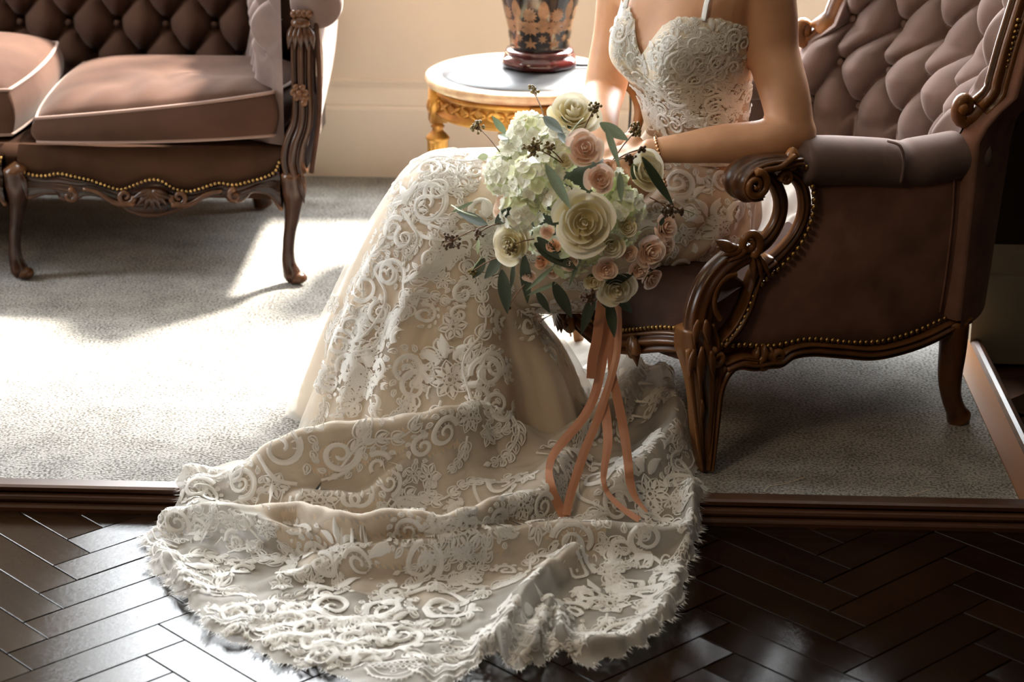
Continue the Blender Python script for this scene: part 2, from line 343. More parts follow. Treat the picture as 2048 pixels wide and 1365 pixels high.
# back wall with the wide window
def wall_with_hole(x0, x1, y0, y1, z0, z1, hx0, hx1, hz0, hz1):
    return join(box(x0, hx0, y0, y1, z0, z1), box(hx1, x1, y0, y1, z0, z1), box(hx0, hx1, y0, y1, z0, hz0), box(hx0, hx1, y0, y1, hz1, z1))
struct('wall_back', wall_with_hole(-3.5, 3.3, WALLY, WALLY+.16, -.05, 3.3, WX0, WX1, WZ0, WZ1), WALL)
bb = [(WALLY, 0), (WALLY-.022, 0), (WALLY-.022, .188), (WALLY-.020, .193), (WALLY-.015, .196), (WALLY-.017, .203), (WALLY-.012, .225), (WALLY-.006, .245), (WALLY-.006, .256), (WALLY-.011, .260), (WALLY-.011, .266), (WALLY, .270)]
struct('baseboard_back', extr(bb, -3.4, 3.2), SKIRTW)
wi = struct('window_1', join(box(WX0, WX1, WALLY-.04, WALLY+.15, WZ0-.03, WZ0+.006), box(WX0, WX0+.05, WALLY+.06, WALLY+.12, WZ0, WZ1), box(WX1-.05, WX1, WALLY+.06, WALLY+.12, WZ0, WZ1), box(WX0, WX1, WALLY+.06, WALLY+.12, WZ1-.05, WZ1)), FRAMEW)
for xm in (WX0+(WX1-WX0)/3, WX0+2*(WX1-WX0)/3): struct('mullion', box(xm-.025, xm+.025, WALLY+.06, WALLY+.12, WZ0, WZ1), FRAMEW, wi)
struct('transom', box(WX0, WX1, WALLY+.07, WALLY+.11, 1.9, 1.94), FRAMEW, wi)
struct('wall_left', join(box(-3.6, -3.4, -2, W2Y0, -.1, 3.3), box(-3.6, -3.4, W2Y1, 6.0, -.1, 3.3), box(-3.6, -3.4, W2Y0, W2Y1, -.1, W2Z0), box(-3.6, -3.4, W2Y0, W2Y1, W2Z1, 3.3)), WALLD)
struct('window_2', join(box(-3.56, -3.36, W2Y0, W2Y1, W2Z0-.03, W2Z0+.005), box(-3.54, -3.48, W2Y0, W2Y0+.05, W2Z0, W2Z1), box(-3.54, -3.48, W2Y1-.05, W2Y1, W2Z0, W2Z1), box(-3.54, -3.48, W2Y0, W2Y1, W2Z1-.05, W2Z1), box(-3.53, -3.49, W2Y0, W2Y1, 1.6, 1.64)), FRAMEW)
struct('wall_right', box(3.2, 3.4, -2, 6.0, -.1, 3.3), WALLD)
struct('wall_front', box(-3.6, 3.4, -2.1, -1.9, -.1, 3.3), WALLD)
struct('ceiling', box(-3.6, 3.4, -2.1, 6.0, 3.2, 3.3), CEIL)
struct('wall_pier', box(.862, 3.3, 4.565, 4.70, -.1, 3.3), WALLD)
bp = [(4.565, -.045), (4.545, -.045), (4.545, .15), (4.549, .156), (4.547, .163), (4.553, .19), (4.557, .205), (4.557, .214), (4.565, .222)]
struct('baseboard_pier', extr(bp, .862, 3.2), SKIRTD)

# ================================================================== tufting
def puff(p, q, dx, dz, qb=None):
    """height of deep-buttoned padding at lattice position (p, q); diamonds dx wide, dz tall; straight channels below qb"""
    i, j = p/dx, q/dz
    a = np.abs(np.sin(pi*(i+j)/2)); b = np.abs(np.sin(pi*(i-j)/2))
    h = np.sqrt(a*b)**.75
    btn = np.exp(-((1-np.cos(pi*(i+j)))+(1-np.cos(pi*(i-j))))*3.0)
    h = h-.5*btn
    if qb is not None:
        c = np.abs(np.sin(pi*(i+ (qb/dz))/2)); f = 1/(1+np.exp((q-(qb-.25*dz))/(dz*.06)))
        h = h*(1-f)+np.sqrt(c)*f*.8
    return h
def nails(P, out, r, spacing):
    """row of domed nail heads along P"""
    P = np.asarray(P, float); d = np.concatenate([[0], np.cumsum(np.linalg.norm(np.diff(P, axis=0), axis=1))])
    n = max(2, int(d[-1]/spacing)); t = np.linspace(0, d[-1], n); Q = np.stack([np.interp(t, d, P[:, k]) for k in range(3)], 1)
    return join(*[ball(q+np.asarray(out)*r*.2, r, 4, 7) for q in Q])

# ================================================================== SOFA
SY = 4.875; SFR = -.655
sofa = thing('sofa', 'mauve velvet sofa with carved dark wood frame standing left against the window wall', 'sofa', (-1.6, 5.2, 0))
def sp(x, y, dy=0.0): return atY(x, y, SY+dy)
def spl(L, n, dy=0.0): return cat([sp(x, y, dy) for x, y in L], n)
nY = (0, -1, 0)
UNIT = 1.305-.663
# upholstered front band (one bay measured, repeated to the left)
top = [(40, 322), (160, 316), (300, 314), (440, 312), (575, 306)]
nailL = [(36, 334), (60, 345), (90, 349), (120, 344), (150, 350), (185, 358), (225, 372), (245, 376), (265, 370), (300, 357), (325, 359), (350, 374), (380, 380), (410, 372), (440, 363), (470, 367), (500, 360), (530, 352), (552, 340), (560, 322)]
botL = [(60, 395), (95, 385), (118, 386), (128, 396), (150, 398), (172, 388), (205, 392), (240, 408), (270, 424), (305, 430), (340, 424), (370, 412), (410, 394), (450, 387), (462, 400), (480, 402), (492, 394), (505, 382), (540, 388), (565, 420)]
bays = [0, -UNIT, -2*UNIT]
def shift(P, dx): return np.asarray(P)+np.array([dx, 0, 0])
nl = spl(nailL, 90); bl = spl(botL, 90)
tp = np.stack([np.linspace(nl[0][0], nl[-1][0], 90), np.full(90, SY+.012), np.full(90, .325)], 1)
for dx in bays:
    P = np.stack([shift(nl, dx)*(1-t)+shift(tp, dx)*t+np.array([0, -.012*sin(pi*t)+.012*t, 0]) for t in np.linspace(-.06, 1, 8)], 1)
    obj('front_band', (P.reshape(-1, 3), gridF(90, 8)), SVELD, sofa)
    # carved rail
    ks = np.linspace(0, 1, 10); pr = [0, .012, .018, .012, .016, .022, .024, .016, .022, .004]
    R = np.stack([shift(nl, dx)*(1-t)+shift(bl, dx)*t+np.array([0, -d, 0]) for t, d in zip(ks, pr)], 1)
    back = np.stack([shift(bl, dx)+np.array([0, .02, 0]), shift(nl, dx)+np.array([0, .02, 0])], 1)
    R = np.concatenate([R, back], 1)
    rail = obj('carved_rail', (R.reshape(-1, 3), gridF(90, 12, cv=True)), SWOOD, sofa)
    obj('rail_bead', tube(shift(bl, dx)+np.array([0, -.012, .004]), .006, 8), SWOOD, rail)
    c = shift([sp(305, 398, -.026)], dx)[0]; L_ = []
    for a in np.linspace(-1.15, 1.15, 7): L_.append(teardrop(c+np.array([0, 0, .022]), (sin(a), -.12, -cos(a)), nY, .052, .010, .010))
    for s in (-1, 1):
        L_.append(tube(spiral(c+np.array([s*.062, 0, .004]), (s, 0, 0), (0, 0, 1), .020, pi, 1.3, 20), np.linspace(.008, .004, 20), 7))
        L_.append(tube(cat([c+np.array([s*.045, 0, -.012]), c+np.array([s*.085, 0, -.012]), c+np.array([s*.125, 0, .012]), c+np.array([s*.16, .004, .02])], 14), np.linspace(.009, .004, 14), 7))
        L_.append(tube(spiral(shift([sp(470 if s > 0 else 140, 392, -.018)], dx)[0], (s, 0, 0), (0, 0, 1), .016, pi*.5, 1.2, 16), np.linspace(.008, .004, 16), 7))
    obj('shell_carving', join(*L_), SWOOD, rail)
    obj('nail_heads', nails(shift(nl, dx)+np.array([0, -.014, 0]), nY, .0042, .0098), BRASS, sofa, kind='stuff')
# cabriole legs
def cab_leg(C, W, foot=True):
    C = np.asarray(C, float)
    n = 40; P = cat(C, n); ww = np.interp(np.linspace(0, 1, n), np.linspace(0, 1, len(W)), W)
    return tube(P, np.stack([ww, ww*.85], 1), 14)
legc = [sp(585, 345), sp(588, 390), sp(585, 430), sp(578, 480), sp(577, 520), sp(583, 545), sp(590, 560)]
legw = [.034, .034, .024, .017, .016, .019, .025, .020]
for k in range(4):
    dx = -UNIT*k
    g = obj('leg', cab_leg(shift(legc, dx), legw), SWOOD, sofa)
    obj('foot_scroll', ball(shift([sp(596, 556, -.006)], dx)[0], .02, 8, 10, (1.1, 1, .72)), SWOOD, g)
    kk = shift([sp(590, 372, -.03)], dx)[0]
    obj('knee_leaf', join(*[teardrop(kk+np.array([a*.010, .004, .02]), (a*.15, .05, -1), nY, .065, .009, .006) for a in (-1, 0, 1)]), SWOOD, g)
for k in range(0, 4, 3):
    bx = -.83-k*.51
    obj('leg', tube(cat([(bx, 5.46, .22), (bx, 5.47, .12), (bx+.005, 5.485, .05), (bx+.012, 5.495, .012)], 20), np.interp(np.linspace(0, 1, 20), [0, .6, 1], [.035, .022, .026]), 12), SWOOD, sofa)
# base box and deck
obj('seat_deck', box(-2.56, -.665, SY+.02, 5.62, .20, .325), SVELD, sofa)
# right arm: carved post, upholstered roll, tufted inside, plain outside
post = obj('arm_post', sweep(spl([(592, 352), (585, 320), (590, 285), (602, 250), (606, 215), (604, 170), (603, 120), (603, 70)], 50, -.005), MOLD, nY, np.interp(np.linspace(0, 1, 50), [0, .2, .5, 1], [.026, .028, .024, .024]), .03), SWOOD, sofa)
cx = sp(601, 62, -.03); L_ = []
for a in np.linspace(-1, 1, 5): L_.append(teardrop(cx+np.array([a*.017, .006*abs(a), .012]), (a*.22, -.1, -1), nY, .055, .010, .014))
obj('leaf_capital', join(*L_), SWOOD, post)
obj('top_beads', join(*[ball(sp(588+10*i, 28, -.022), .0095, 6, 8) for i in range(4)]+[ball(sp(602, 46, -.022), .022, 8, 10, (1.05, .8, .7))]), SWOOD, post)
fc = sp(598, 186, -.036)
obj('flower_boss', join(*([ball(fc, .0075, 5, 7)]+[ball(fc+np.array([cos(a)*.013, .004, sin(a)*.013]), .0085, 5, 7, (1, .6, 1)) for a in np.linspace(0, 2*pi, 6, endpoint=False)]+[ball(sp(608, 205, -.03), .009, 5, 7), ball(sp(612, 196, -.026), .008, 5, 7)])), SWOOD, post)
rx, rz, rr = -.592, .662, .060
def roll(x, z, r, y0, y1):
    ys = np.concatenate([[y0, y0+.004, y0+.02], np.linspace(y0+.06, y1, 8)]); rad = np.concatenate([[r*.72, r*.9, r], np.full(8, r)])
    P = np.stack([x-.10*np.sign(x+1.6)*(ys-SY), ys, np.full(len(ys), z)], 1)
    return tube(P, rad, 28)
for sgn, bx in ((1, rx), (-1, 2*(-1.6)-rx)):
    obj('arm_roll', roll(bx, rz, rr, SY-.005, 5.60), VELV, sofa)
# outer side panel, slightly flared
n = 14
for sgn in (1, -1):
    P = []
    for y in np.linspace(SY+.01, 5.60, 10):
        P.append(cat([(-.640, y, .255), (-.612, y, .30), (-.588, y, .42), (-.580, y, .54), (-.590, y, .64)], n))
    P = np.array(P); P[..., 0] -= .06*(P[..., 1]-SY)
    if sgn < 0: P = P*np.array([-1, 1, 1])+np.array([-3.2, 0, 0])
    obj('side_panel', (P.reshape(-1, 3), gridF(10, n)), VELV, sofa)  # lighter velvet than the sofa back: sunlight on this side put into the colour
obj('outer_frame', sweep(cat([(-.612, SY-.0, .27), (-.592, SY-.004, .40), (-.588, SY-.004, .52), (-.594, SY, .62)], 14), ROUND, (1, 0, 0), .006, .006), SVEL, sofa)
# inner tufted arm
for sgn in (1, -1):
    ny, nz = 110, 60; yy = np.linspace(SY+.015, 5.55, ny); zz = np.linspace(.33, .70, nz); Yg, Zg = np.meshgrid(yy, zz, indexing='ij')
    h = puff(Yg-SY, Zg-.60, .062, .075, -.05)
    X = -.690-.052*h-.03*np.clip((.48-Zg)/.15, 0, 1)+.03*np.clip((Zg-.58)/.12, 0, 1)**2
    edge = np.clip((Yg-SY-.015)/.03, 0, 1); X = X*edge+(-.672)*(1-edge)
    X = X-.17*(Yg-SY)
    P = np.stack([X, Yg, Zg], 2)
    if sgn < 0: P = P*np.array([-1, 1, 1])+np.array([-3.2, 0, 0])
    obj('tufted_arm', (P.reshape(-1, 3), gridF(ny, nz)), VELV, sofa)  # lighter velvet again, light on the folds put into the colour
# tufted back
nx, nz = 420, 70; xx = np.linspace(-2.5, -.66, nx); zz = np.linspace(.33, .80, nz); Xg, Zg = np.meshgrid(xx, zz, indexing='ij')
h = puff(Xg+1.06, Zg-.475, .0625, .085, -.085)
Yg = 5.54-.06*h-.0+.12*(Zg-.33)-.10*np.clip((Xg+.78)/.12, 0, 1)**2
P = np.stack([Xg, Yg, Zg], 2)
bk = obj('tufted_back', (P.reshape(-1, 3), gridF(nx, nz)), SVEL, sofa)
for i in range(-12, 6):
    for j in range(0, 5):
        if (i+j) % 2: continue
        x, z = -1.06+.0625*i, .475+.085*j
        if -2.48 < x < -.7 and z < .76: obj('button', ball((x, 5.515+.12*(z-.33), z), .009, 5, 8, (1, .5, 1)), SVEL, bk)
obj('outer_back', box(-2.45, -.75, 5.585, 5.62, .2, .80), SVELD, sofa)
obj('back_rail', sweep(cat([(-2.47, 5.60, .66), (-2.40, 5.60, .77), (-2.0, 5.60, .82), (-1.6, 5.60, .86), (-1.2, 5.60, .82), (-.82, 5.60, .77), (-.75, 5.60, .66)], 60), MOLD, nY, .024, .04), SWOOD, sofa)

# loose seat cushions
def cushion(x0, x1, y0, y1, zf, zb, th, crown, sag, name_label, group, skew=0):
    t = thing('seat_cushion', name_label, 'cushion', ((x0+x1)/2, (y0+y1)/2, zf), group)
    nu, nv = 60, 60; u = np.linspace(-1, 1, nu); v = np.linspace(-1, 1, nv); U, Vv = np.meshgrid(u, v, indexing='ij')
    sq = lambda a: np.sign(a)*(1-(1-np.abs(a))**1.15)
    cx_, cy_, hx, hy = (x0+x1)/2, (y0+y1)/2, (x1-x0)/2, (y1-y0)/2
    rnd = 1-.06*(U**2*Vv**2)
    X = cx_+hx*U*rnd; Y = cy_+hy*Vv*rnd-.012*(1-U**2)*(Vv < 0)*(-Vv)
    base = zf+(zb-zf)*(Vv+1)/2
    dome = ((1-U**4)*(1-Vv**4))**.6
    wr = .006*np.sin(9*U+5*Vv+2*np.sin(4*U))*np.exp(-((Vv+.35)/.35)**2)+.004*np.sin(17*U-3*Vv)*np.exp(-((Vv+.8)/.2)**2)
    lift = skew*(U+1)/2*(1-Vv)/2
    Zt = base+th+crown*dome-sag*np.exp(-(U-.25)**2/.3-(Vv-.1)**2/.25)+wr*dome+lift
    top = np.stack([X, Y, Zt], 2)
    Zb = base-.012*dome+lift*.35
    bot = np.stack([X, Y, Zb], 2)
    # side wall from the rim of the top to the rim of the bottom
    rim = [(i, 0) for i in range(nu)]+[(nu-1, j) for j in range(1, nv)]+[(i, nv-1) for i in range(nu-2, -1, -1)]+[(0, j) for j in range(nv-2, 0, -1)]
    ctr = np.array([cx_, cy_, 0]); W = []
    for s in np.linspace(0, 1, 8):
        ring = []
        for i, j in rim:
            p = top[i, j]*(1-s)+bot[i, j]*s; d = p-ctr; d[2] = 0; d /= np.linalg.norm(d)+1e-9; ring.append(p+d*.016*sin(pi*s))
        W.append(ring)
    W = np.array(W)
    body = join((top.reshape(-1, 3), gridF(nu, nv)), (bot.reshape(-1, 3), gridF(nu, nv)), (W.reshape(-1, 3), gridF(8, len(rim), cv=True)))
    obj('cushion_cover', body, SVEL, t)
    for ring, nm in ((W[0], 'piping'), (W[-1], 'piping')):
        R = np.concatenate([ring, ring[:2]]); obj(nm, tube(R, .0042, 6, False), PIPING, t)
    return t
cushion(-1.262, -.682, SY-.005, 5.42, .330, .345, .055, .045, .02, 'right-hand mauve velvet sofa seat cushion with pale piping, next to the carved arm', 'sofa seat cushions', skew=.07)
cushion(-1.905, -1.292, SY+.02, 5.42, .340, .345, .105, .05, .0, 'mauve sofa seat cushion cut by the left photo edge, plumper and higher', 'sofa seat cushions', skew=.0)

# ================================================================== ARMCHAIR
CO = atZ(1410, 945); CB = atZ(1915, 845); CTH = radians(19); CW = .76; BCN = .465
ca = np.array([cos(CTH), sin(CTH), 0]); cb = np.array([-sin(CTH), cos(CTH), 0]); ez = np.array([0, 0, 1.0])
na = (CB-CO)/np.linalg.norm(CB-CO); nn = np.array([-na[1], na[0], 0])      # near side line and its inward normal
def N(x, y, off=0.0):
    d = ray(x, y); return CAMP+d*(((CO-CAMP)@nn-off)/(d@nn))
def NL(L, n, off=0.0): return cat([N(x, y, off) for x, y in L], n)
def ch(a, b, z): return CO+ca*a+cb*b+ez*z
def nearb(a): return .168*a
def farb(a): return .735+.28*a
def mir(VF):
    V, F = VF; V = np.asarray(V, float); a = (V-CO)@ca; b = (V-CO)@cb; return V+np.outer(farb(a)-(b-nearb(a))-b, cb), [tuple(reversed(f)) for f in F]
chair = thing('armchair', 'buttoned mauve velvet armchair with scrolled mahogany frame, the bride sits in it', 'armchair', tuple(CO+ca*.3+cb*CW/2))
def both(name, VF, m, parent=chair, parent2=None, kind=None):
    o = obj(name, VF, m, parent, kind=kind); p = obj(name, mir(VF), m, parent2 if parent2 is not None else parent, kind=kind); return o, p
OUT = -nn
# side panels
def panelP():
    Lf = [N(*p) for p in [(1438, 694), (1462, 655), (1492, 610), (1515, 575), (1560, 530), (1600, 478), (1622, 430), (1622, 370), (1612, 320)]]
    R = [N(*p) for p in [(1934, 612), (1950, 540), (1962, 450), (1970, 360), (1972, 290)]]
    B = [N(*p) for p in [(1438, 694), (1510, 694), (1560, 693), (1610, 682), (1680, 684), (1760, 684), (1840, 656), (1900, 628), (1934, 612)]]
    T = [N(*p) for p in [(1612, 320), (1700, 305), (1800, 305), (1900, 300), (1972, 290)]]
    P = coons(Lf, R, B, T, 40, 24)
    u = np.linspace(0, 1, 40)[:, None]; v = np.linspace(0, 1, 24)[None]
    bl_ = .02*np.sin(pi*u)**.7*np.sin(pi*v)**.7
    P = P+bl_[..., None]*OUT
    return P
PP = panelP(); both('side_panel', (PP.reshape(-1, 3), gridF(40, 24)), VELVD)
seam = cat([N(1909, 330, .012), N(1905, 430, .016), (N(1893, 540, .014)), N(1880, 625, .006)], 20); both('panel_seam', tube(seam, .0022, 5), VELVD)
# carved lower side rail
nlow = NL([(1440, 694), (1480, 690), (1520, 692), (1548, 692), (1575, 686), (1610, 679), (1650, 680), (1700, 685), (1760, 683), (1820, 667), (1880, 641), (1932, 615)], 80, .006)
rlow = NL([(1446, 735), (1475, 724), (1505, 727), (1535, 722), (1556, 720), (1580, 704), (1620, 698), (1680, 702), (1740, 706), (1800, 694), (1860, 672), (1934, 632)], 80, .006)
r1, r2 = both('side_rail', sweep(rlow, MOLD, OUT, .014, .02), WOOD)
both('nail_heads', nails(nlow, OUT, .0060, .0128), BRASS, kind='stuff')
sc_ = N(1530, 728, .016)
cv = join(tube(spiral(sc_, na, ez, .018, 0, 1.3, 18), np.linspace(.009, .004, 18), 8), tube(spiral(N(1556, 716, .016), -na, ez, .014, 0, 1.2, 16), np.linspace(.008, .004, 16), 8), teardrop(N(1528, 690, .014), -ez, OUT, .045, .009, .012), teardrop(N(1516, 694, .012), -ez-na*.3, OUT, .04, .007, .010), teardrop(N(1540, 694, .012), -ez+na*.3, OUT, .04, .007, .010))
both('rail_carving', cv, WOOD, r1, r2)
# front leg with leaf carving
lc = NL([(1395, 650), (1400, 690), (1408, 735), (1411, 790), (1410, 850), (1410, 905), (1409, 942)], 44)
lw = np.interp(np.linspace(0, 1, 44), [0, .15, .3, .5, .75, .93, 1], [.030, .036, .032, .026, .020, .013, .009])
l1, l2 = both('leg', sweep(lc, MOLD, OUT, lw, lw*.95), WOOD)
lf = []
for (x, y, dx, ln, wd) in [(1388, 700, -.12, .055, .008), (1404, 694, .0, .085, .009), (1422, 702, .16, .055, .008), (1396, 640, -.1, .05, .008), (1412, 640, .15, .05, .008), (1404, 800, 0, .05, .006)]:
    lf.append(teardrop(N(x, y, .034 if y < 780 else .024), -ez+na*dx, OUT, ln, wd, .006))
lf.append(tube(spiral(N(1436, 716, .022), na, ez, .020, pi*.6, 1.2, 18), np.linspace(.008, .004, 18), 8))
lf.append(tube(NL([(1452, 735), (1434, 760), (1426, 800), (1424, 860), (1420, 920)], 20, .014), np.linspace(.006, .0035, 20), 7))
both('leg_carving', join(*lf), WOOD, l1, l2)
bk_ = NL([(1508, 722), (1476, 722), (1450, 742), (1434, 780), (1427, 840), (1421, 900), (1416, 938)], 40, .006)
both('leg_bracket', sweep(bk_, MOLD, OUT, np.interp(np.linspace(0, 1, 40), [0, .3, 1], [.012, .013, .006]), .018), WOOD, l1, l2)
both('leg_bead', tube(NL([(1378, 700), (1382, 760), (1390, 830), (1398, 900), (1404, 940)], 30, .016), np.linspace(.007, .003, 30), 7), WOOD, l1, l2)
# arm support: lower C with the eye, then two scrolled bands up to the volute
low = NL([(1400, 690), (1396, 640), (1408, 590), (1430, 550), (1462, 520), (1500, 500)], 36)
s1, s2 = both('arm_support', sweep(low, FLUTE, OUT, np.interp(np.linspace(0, 1, 36), [0, .5, 1], [.030, .027, .022]), .026), WOOD)
eye = NL([(1440, 690), (1470, 655), (1492, 615), (1505, 575), (1518, 545), (1545, 520)], 30, .002)
both('eye_band', sweep(eye, MOLD, OUT, .012, .018), WOOD, s1, s2)
both('eye_ring', tube(NL([(1440, 640), (1428, 615), (1432, 580), (1450, 556), (1472, 548)], 24, .02), .006, 8), WOOD, s1, s2)
both('eye_backing', join(sweep(NL([(1448, 660), (1452, 610), (1482, 560)], 10, -.02), BOXP, OUT, .03, .004)), VELVD, s1, s2)
obj_b1 = NL([(1498, 505), (1532, 482), (1556, 445), (1563, 405), (1552, 370), (1534, 350), (1516, 350)], 40)
b1, b1m = both('inner_scroll', sweep(obj_b1, MOLD, OUT, np.interp(np.linspace(0, 1, 40), [0, .3, 1], [.016, .0125, .011]), .010), WOOD)
obj_b2 = NL([(1515, 548), (1560, 510), (1595, 465), (1610, 420), (1606, 378), (1588, 352), (1566, 348)], 44)
b2, b2m = both('outer_scroll', sweep(obj_b2, MOLD, OUT, np.interp(np.linspace(0, 1, 44), [0, .3, 1], [.016, .011, .010]), .010), WOOD)
both('nail_heads', nails(NL([(1442, 690), (1468, 668), (1490, 632), (1508, 590), (1530, 560), (1565, 530), (1600, 490), (1622, 440), (1628, 395), (1620, 358), (1612, 335)], 60, .012), OUT, .0060, .0128), BRASS, kind='stuff')
q = join(tube(spiral(N(1572, 358, .02), -na, ez, .013, 0, 1.3, 16), np.linspace(.007, .004, 16), 8), tube(spiral(N(1516, 358, .02), -na, ez, .013, pi/2, 1.2, 16), np.linspace(.007, .004, 16), 8))
both('scroll_curl', q, WOOD, b2, b2m)
q = join(tube(spiral(N(1499, 488, .024), na, ez, .024, -pi*.4, 1.5, 28), np.linspace(.010, .004, 28), 8), *[teardrop(N(1470+i*9, 500-i*3, .02), (-na*.9+ez*(.5-.35*i)), OUT, .05, .010, .012) for i in range(4)], *[teardrop(N(1505+6*i, 510, .02), -ez+na*(.1+.25*i), OUT, .06, .006, .008) for i in range(3)])
both('leaf_scroll', q, WOOD, s1, s2)
# arm volute: wide roll end, seen from the side as a big scroll
vol = NL([(1592, 318), (1560, 322), (1530, 326), (1502, 334), (1482, 350), (1476, 368), (1486, 384), (1504, 384)], 40)
v1, v2 = both('arm_scroll', sweep(vol, FLUTE, OUT, np.interp(np.linspace(0, 1, 40), [0, .4, .75, 1], [.013, .019, .022, .012]), np.interp(np.linspace(0, 1, 40), [0, .4, 1], [.03, .04, .045])), WOOD)
q = join(tube(spiral(N(1512, 372, .04), -na, ez, .026, pi*.5, 1.6, 30), np.linspace(.008, .004, 30), 8), tube(NL([(1590, 312), (1560, 335), (1530, 340), (1512, 350)], 16, .034), np.linspace(.006, .005, 16), 8), ball(N(1584, 318, .012), .014, 6, 8, (1, 1, 1.6)))
both('volute_curl', q, WOOD, v1, v2)
# upholstered arm pads
ap = NL([(1590, 322), (1606, 322), (1660, 322), (1740, 326), (1800, 330), (1850, 322), (1900, 312), (1950, 300)], 60, -.022)
arx = np.interp(np.linspace(0, 1, 60), [0, .04, .12, .5, .58, .64, 1], [.030, .042, .046, .048, .045, .048, .046])
both('arm_pad', tube(ap, np.stack([arx*1.12, arx], 1), 28), VELV)
both('pad_pleat', tube(cat([N(1776, 282, .0), N(1800, 292, .028), N(1808, 325, .034), N(1802, 365, .03)], 16), .003, 6), VELV)
# back: barrel shaped, buttoned
def edge_a(z): return np.interp(z, [.2, .58, .62, .66, .755, .85, .95, 1.05], [.515, .525, .545, .60, .628, .66, .70, .75])+.0
def crest(u): return .86+.16*np.cos(np.clip(np.abs(u), 0, 1)*pi/2)**1.2
PHM = 1.25
def backP(u, v, off=0.0, zlo=.33):
    zt = crest(u); z = zlo+v*(zt-zlo); ph = u*PHM
    hw = .367-.05*np.clip((z-.6)/.4, 0, 1)
    a = edge_a(z)+(.17+.06*v)*(np.cos(ph)-cos(PHM))/(1-cos(PHM)); b = BCN+hw*np.sin(ph)/sin(PHM)
    nrm_a, nrm_b = -np.cos(ph*.8), -np.sin(ph*.8)
    a = a+nrm_a*off; b = b+nrm_b*off
    return CO+a[..., None]*ca+b[..., None]*cb+z[..., None]*ez
nu, nv = 300, 120; U, Vv = np.meshgrid(np.linspace(-1, 1, nu), np.linspace(0, 1, nv), indexing='ij')
zg = .33+Vv*(crest(U)-.33); arc = U*.52
eg = np.clip((1-np.abs(U))/.05, 0, 1)*np.clip((1-Vv)/.04, 0, 1)
BDX, BDZ, BZ0 = .0765, .088, .67
h = puff(arc, zg-BZ0, BDX, BDZ, -2*BDZ)
wrk = .05*np.sin(zg*260+6*np.sin(arc*40))*np.exp(-((np.sin(pi*(arc/BDX+(zg-BZ0)/BDZ)/2))**2)*6)
P = backP(U, Vv, (.015+.058*h+.006*wrk)*eg)
bk = obj('tufted_back', (P.reshape(-1, 3), gridF(nu, nv)), VELV, chair)
for i in range(-7, 8):
    for j in range(-2, 5):
        if (i+j) % 2: continue
        u = i*BDX/.52; z = BZ0+j*BDZ
        if abs(u) > .93: continue
        zt = crest(np.array(u)); v = (z-.33)/(zt-.33)
        if v > .93 or v < .1: continue
        obj('button', ball(backP(np.array([u]), np.array([v]), .014)[0], .0085, 5, 8), VELV, bk)
P = backP(U[::6, ::6], Vv[::6, ::6], -.05, .215); 
obj('outer_back', (P.reshape(-1, 3), gridF(*U[::6, ::6].shape)), VELVD, chair)
# wing edge: carved rail up both sides and over the crest
def edge_pts(sgn):
    zz = np.linspace(.635, .86, 16); v = (zz-.33)/(crest(np.array(1.0))-.33)
    return backP(np.full(16, float(sgn)), v, -.004)
uu = np.linspace(-1, 1, 40); cr = backP(uu, np.ones(40), -.012)
E1 = edge_pts(-1); E2 = edge_pts(1)
rp = np.concatenate([E1, cr[2:-2], E2[::-1]])
outdir = -ca
def sweep_var(P, prof, outs, hw, dp):
    V = []; T = tangents(P)
    for i in range(len(P)):
        o = outs[i]-T[i]*(outs[i]@T[i]); o /= np.linalg.norm(o); s = np.cross(T[i], o)
        for a_, b_ in prof: V.append(P[i]+s*a_*hw+o*b_*dp)
    m = len(prof); return np.array(V), gridF(len(P), m, cv=True)+[tuple(range(m))[::-1], tuple((len(P)-1)*m+j for j in range(m))]
ys = (rp-CO)@cb-BCN; outs = np.array([-ca*.75+cb*np.sign(y)*.65*min(1, abs(y)/.3) for y in ys])
rail = obj('back_rail', sweep_var(rp, MOLD, outs, .026, .024), WOOD, chair)
for E_, sg in ((E1, -1), (E2, 1)):
    o_ = -ca*.75+cb*sg*.65
    c0 = E_[0]
    f = -ca*.6-cb*sg*.0
    q = join(tube(np.concatenate([cat([E_[1], c0+f*.012-ez*.012, c0+f*.04-ez*.018], 10)[:-1], spiral(c0+f*.05+ez*.006, f, ez, .026, -pi/2, 1.15, 22)]), np.linspace(.017, .010, 31), 10), ball(c0+f*.05+ez*.006+o_*.01, .013, 6, 8))
    obj('wing_scroll', q, WOOD, rail)
    nb = cat([N(1926, 340, .012), N(1935, 300, .012), N(1952, 270, .012), N(1992, 205, .008), N(2016, 120, .008), N(2036, 40, .008)], 40)
        
    if sg < 0: obj('nail_heads', nails(nb, OUT, .0042, .0105), BRASS, chair, kind='stuff')
# wing outer panel between rail and the outer back
for sg in (-1, 1):
    P = []
    for z in np.linspace(.23, .85, 24):
        v = (z-.33)/(crest(np.array(1.0))-.33); p0 = backP(np.array([float(sg)]), np.array([v]), -.004)[0]
        v2 = (z-.215)/(crest(np.array(1.0))-.215); p1 = backP(np.array([float(sg)]), np.array([v2]), -.05, .215)[0]
        P.append([p0*(1-t)+p1*t+cb*sg*.014*sin(pi*t) for t in np.linspace(-.0, 1, 8)])
    P = np.array(P); obj('wing_panel', (P.reshape(-1, 3), gridF(24, 8)), VELVD, chair)
# back legs
bl_ = NL([(1908, 640), (1906, 690), (1900, 750), (1902, 790), (1912, 822), (1922, 842)], 30)
both('leg', tube(bl_, np.interp(np.linspace(0, 1, 30), [0, .3, .6, .8, .92, 1], [.030, .026, .020, .020, .026, .020]), 14), WOOD)
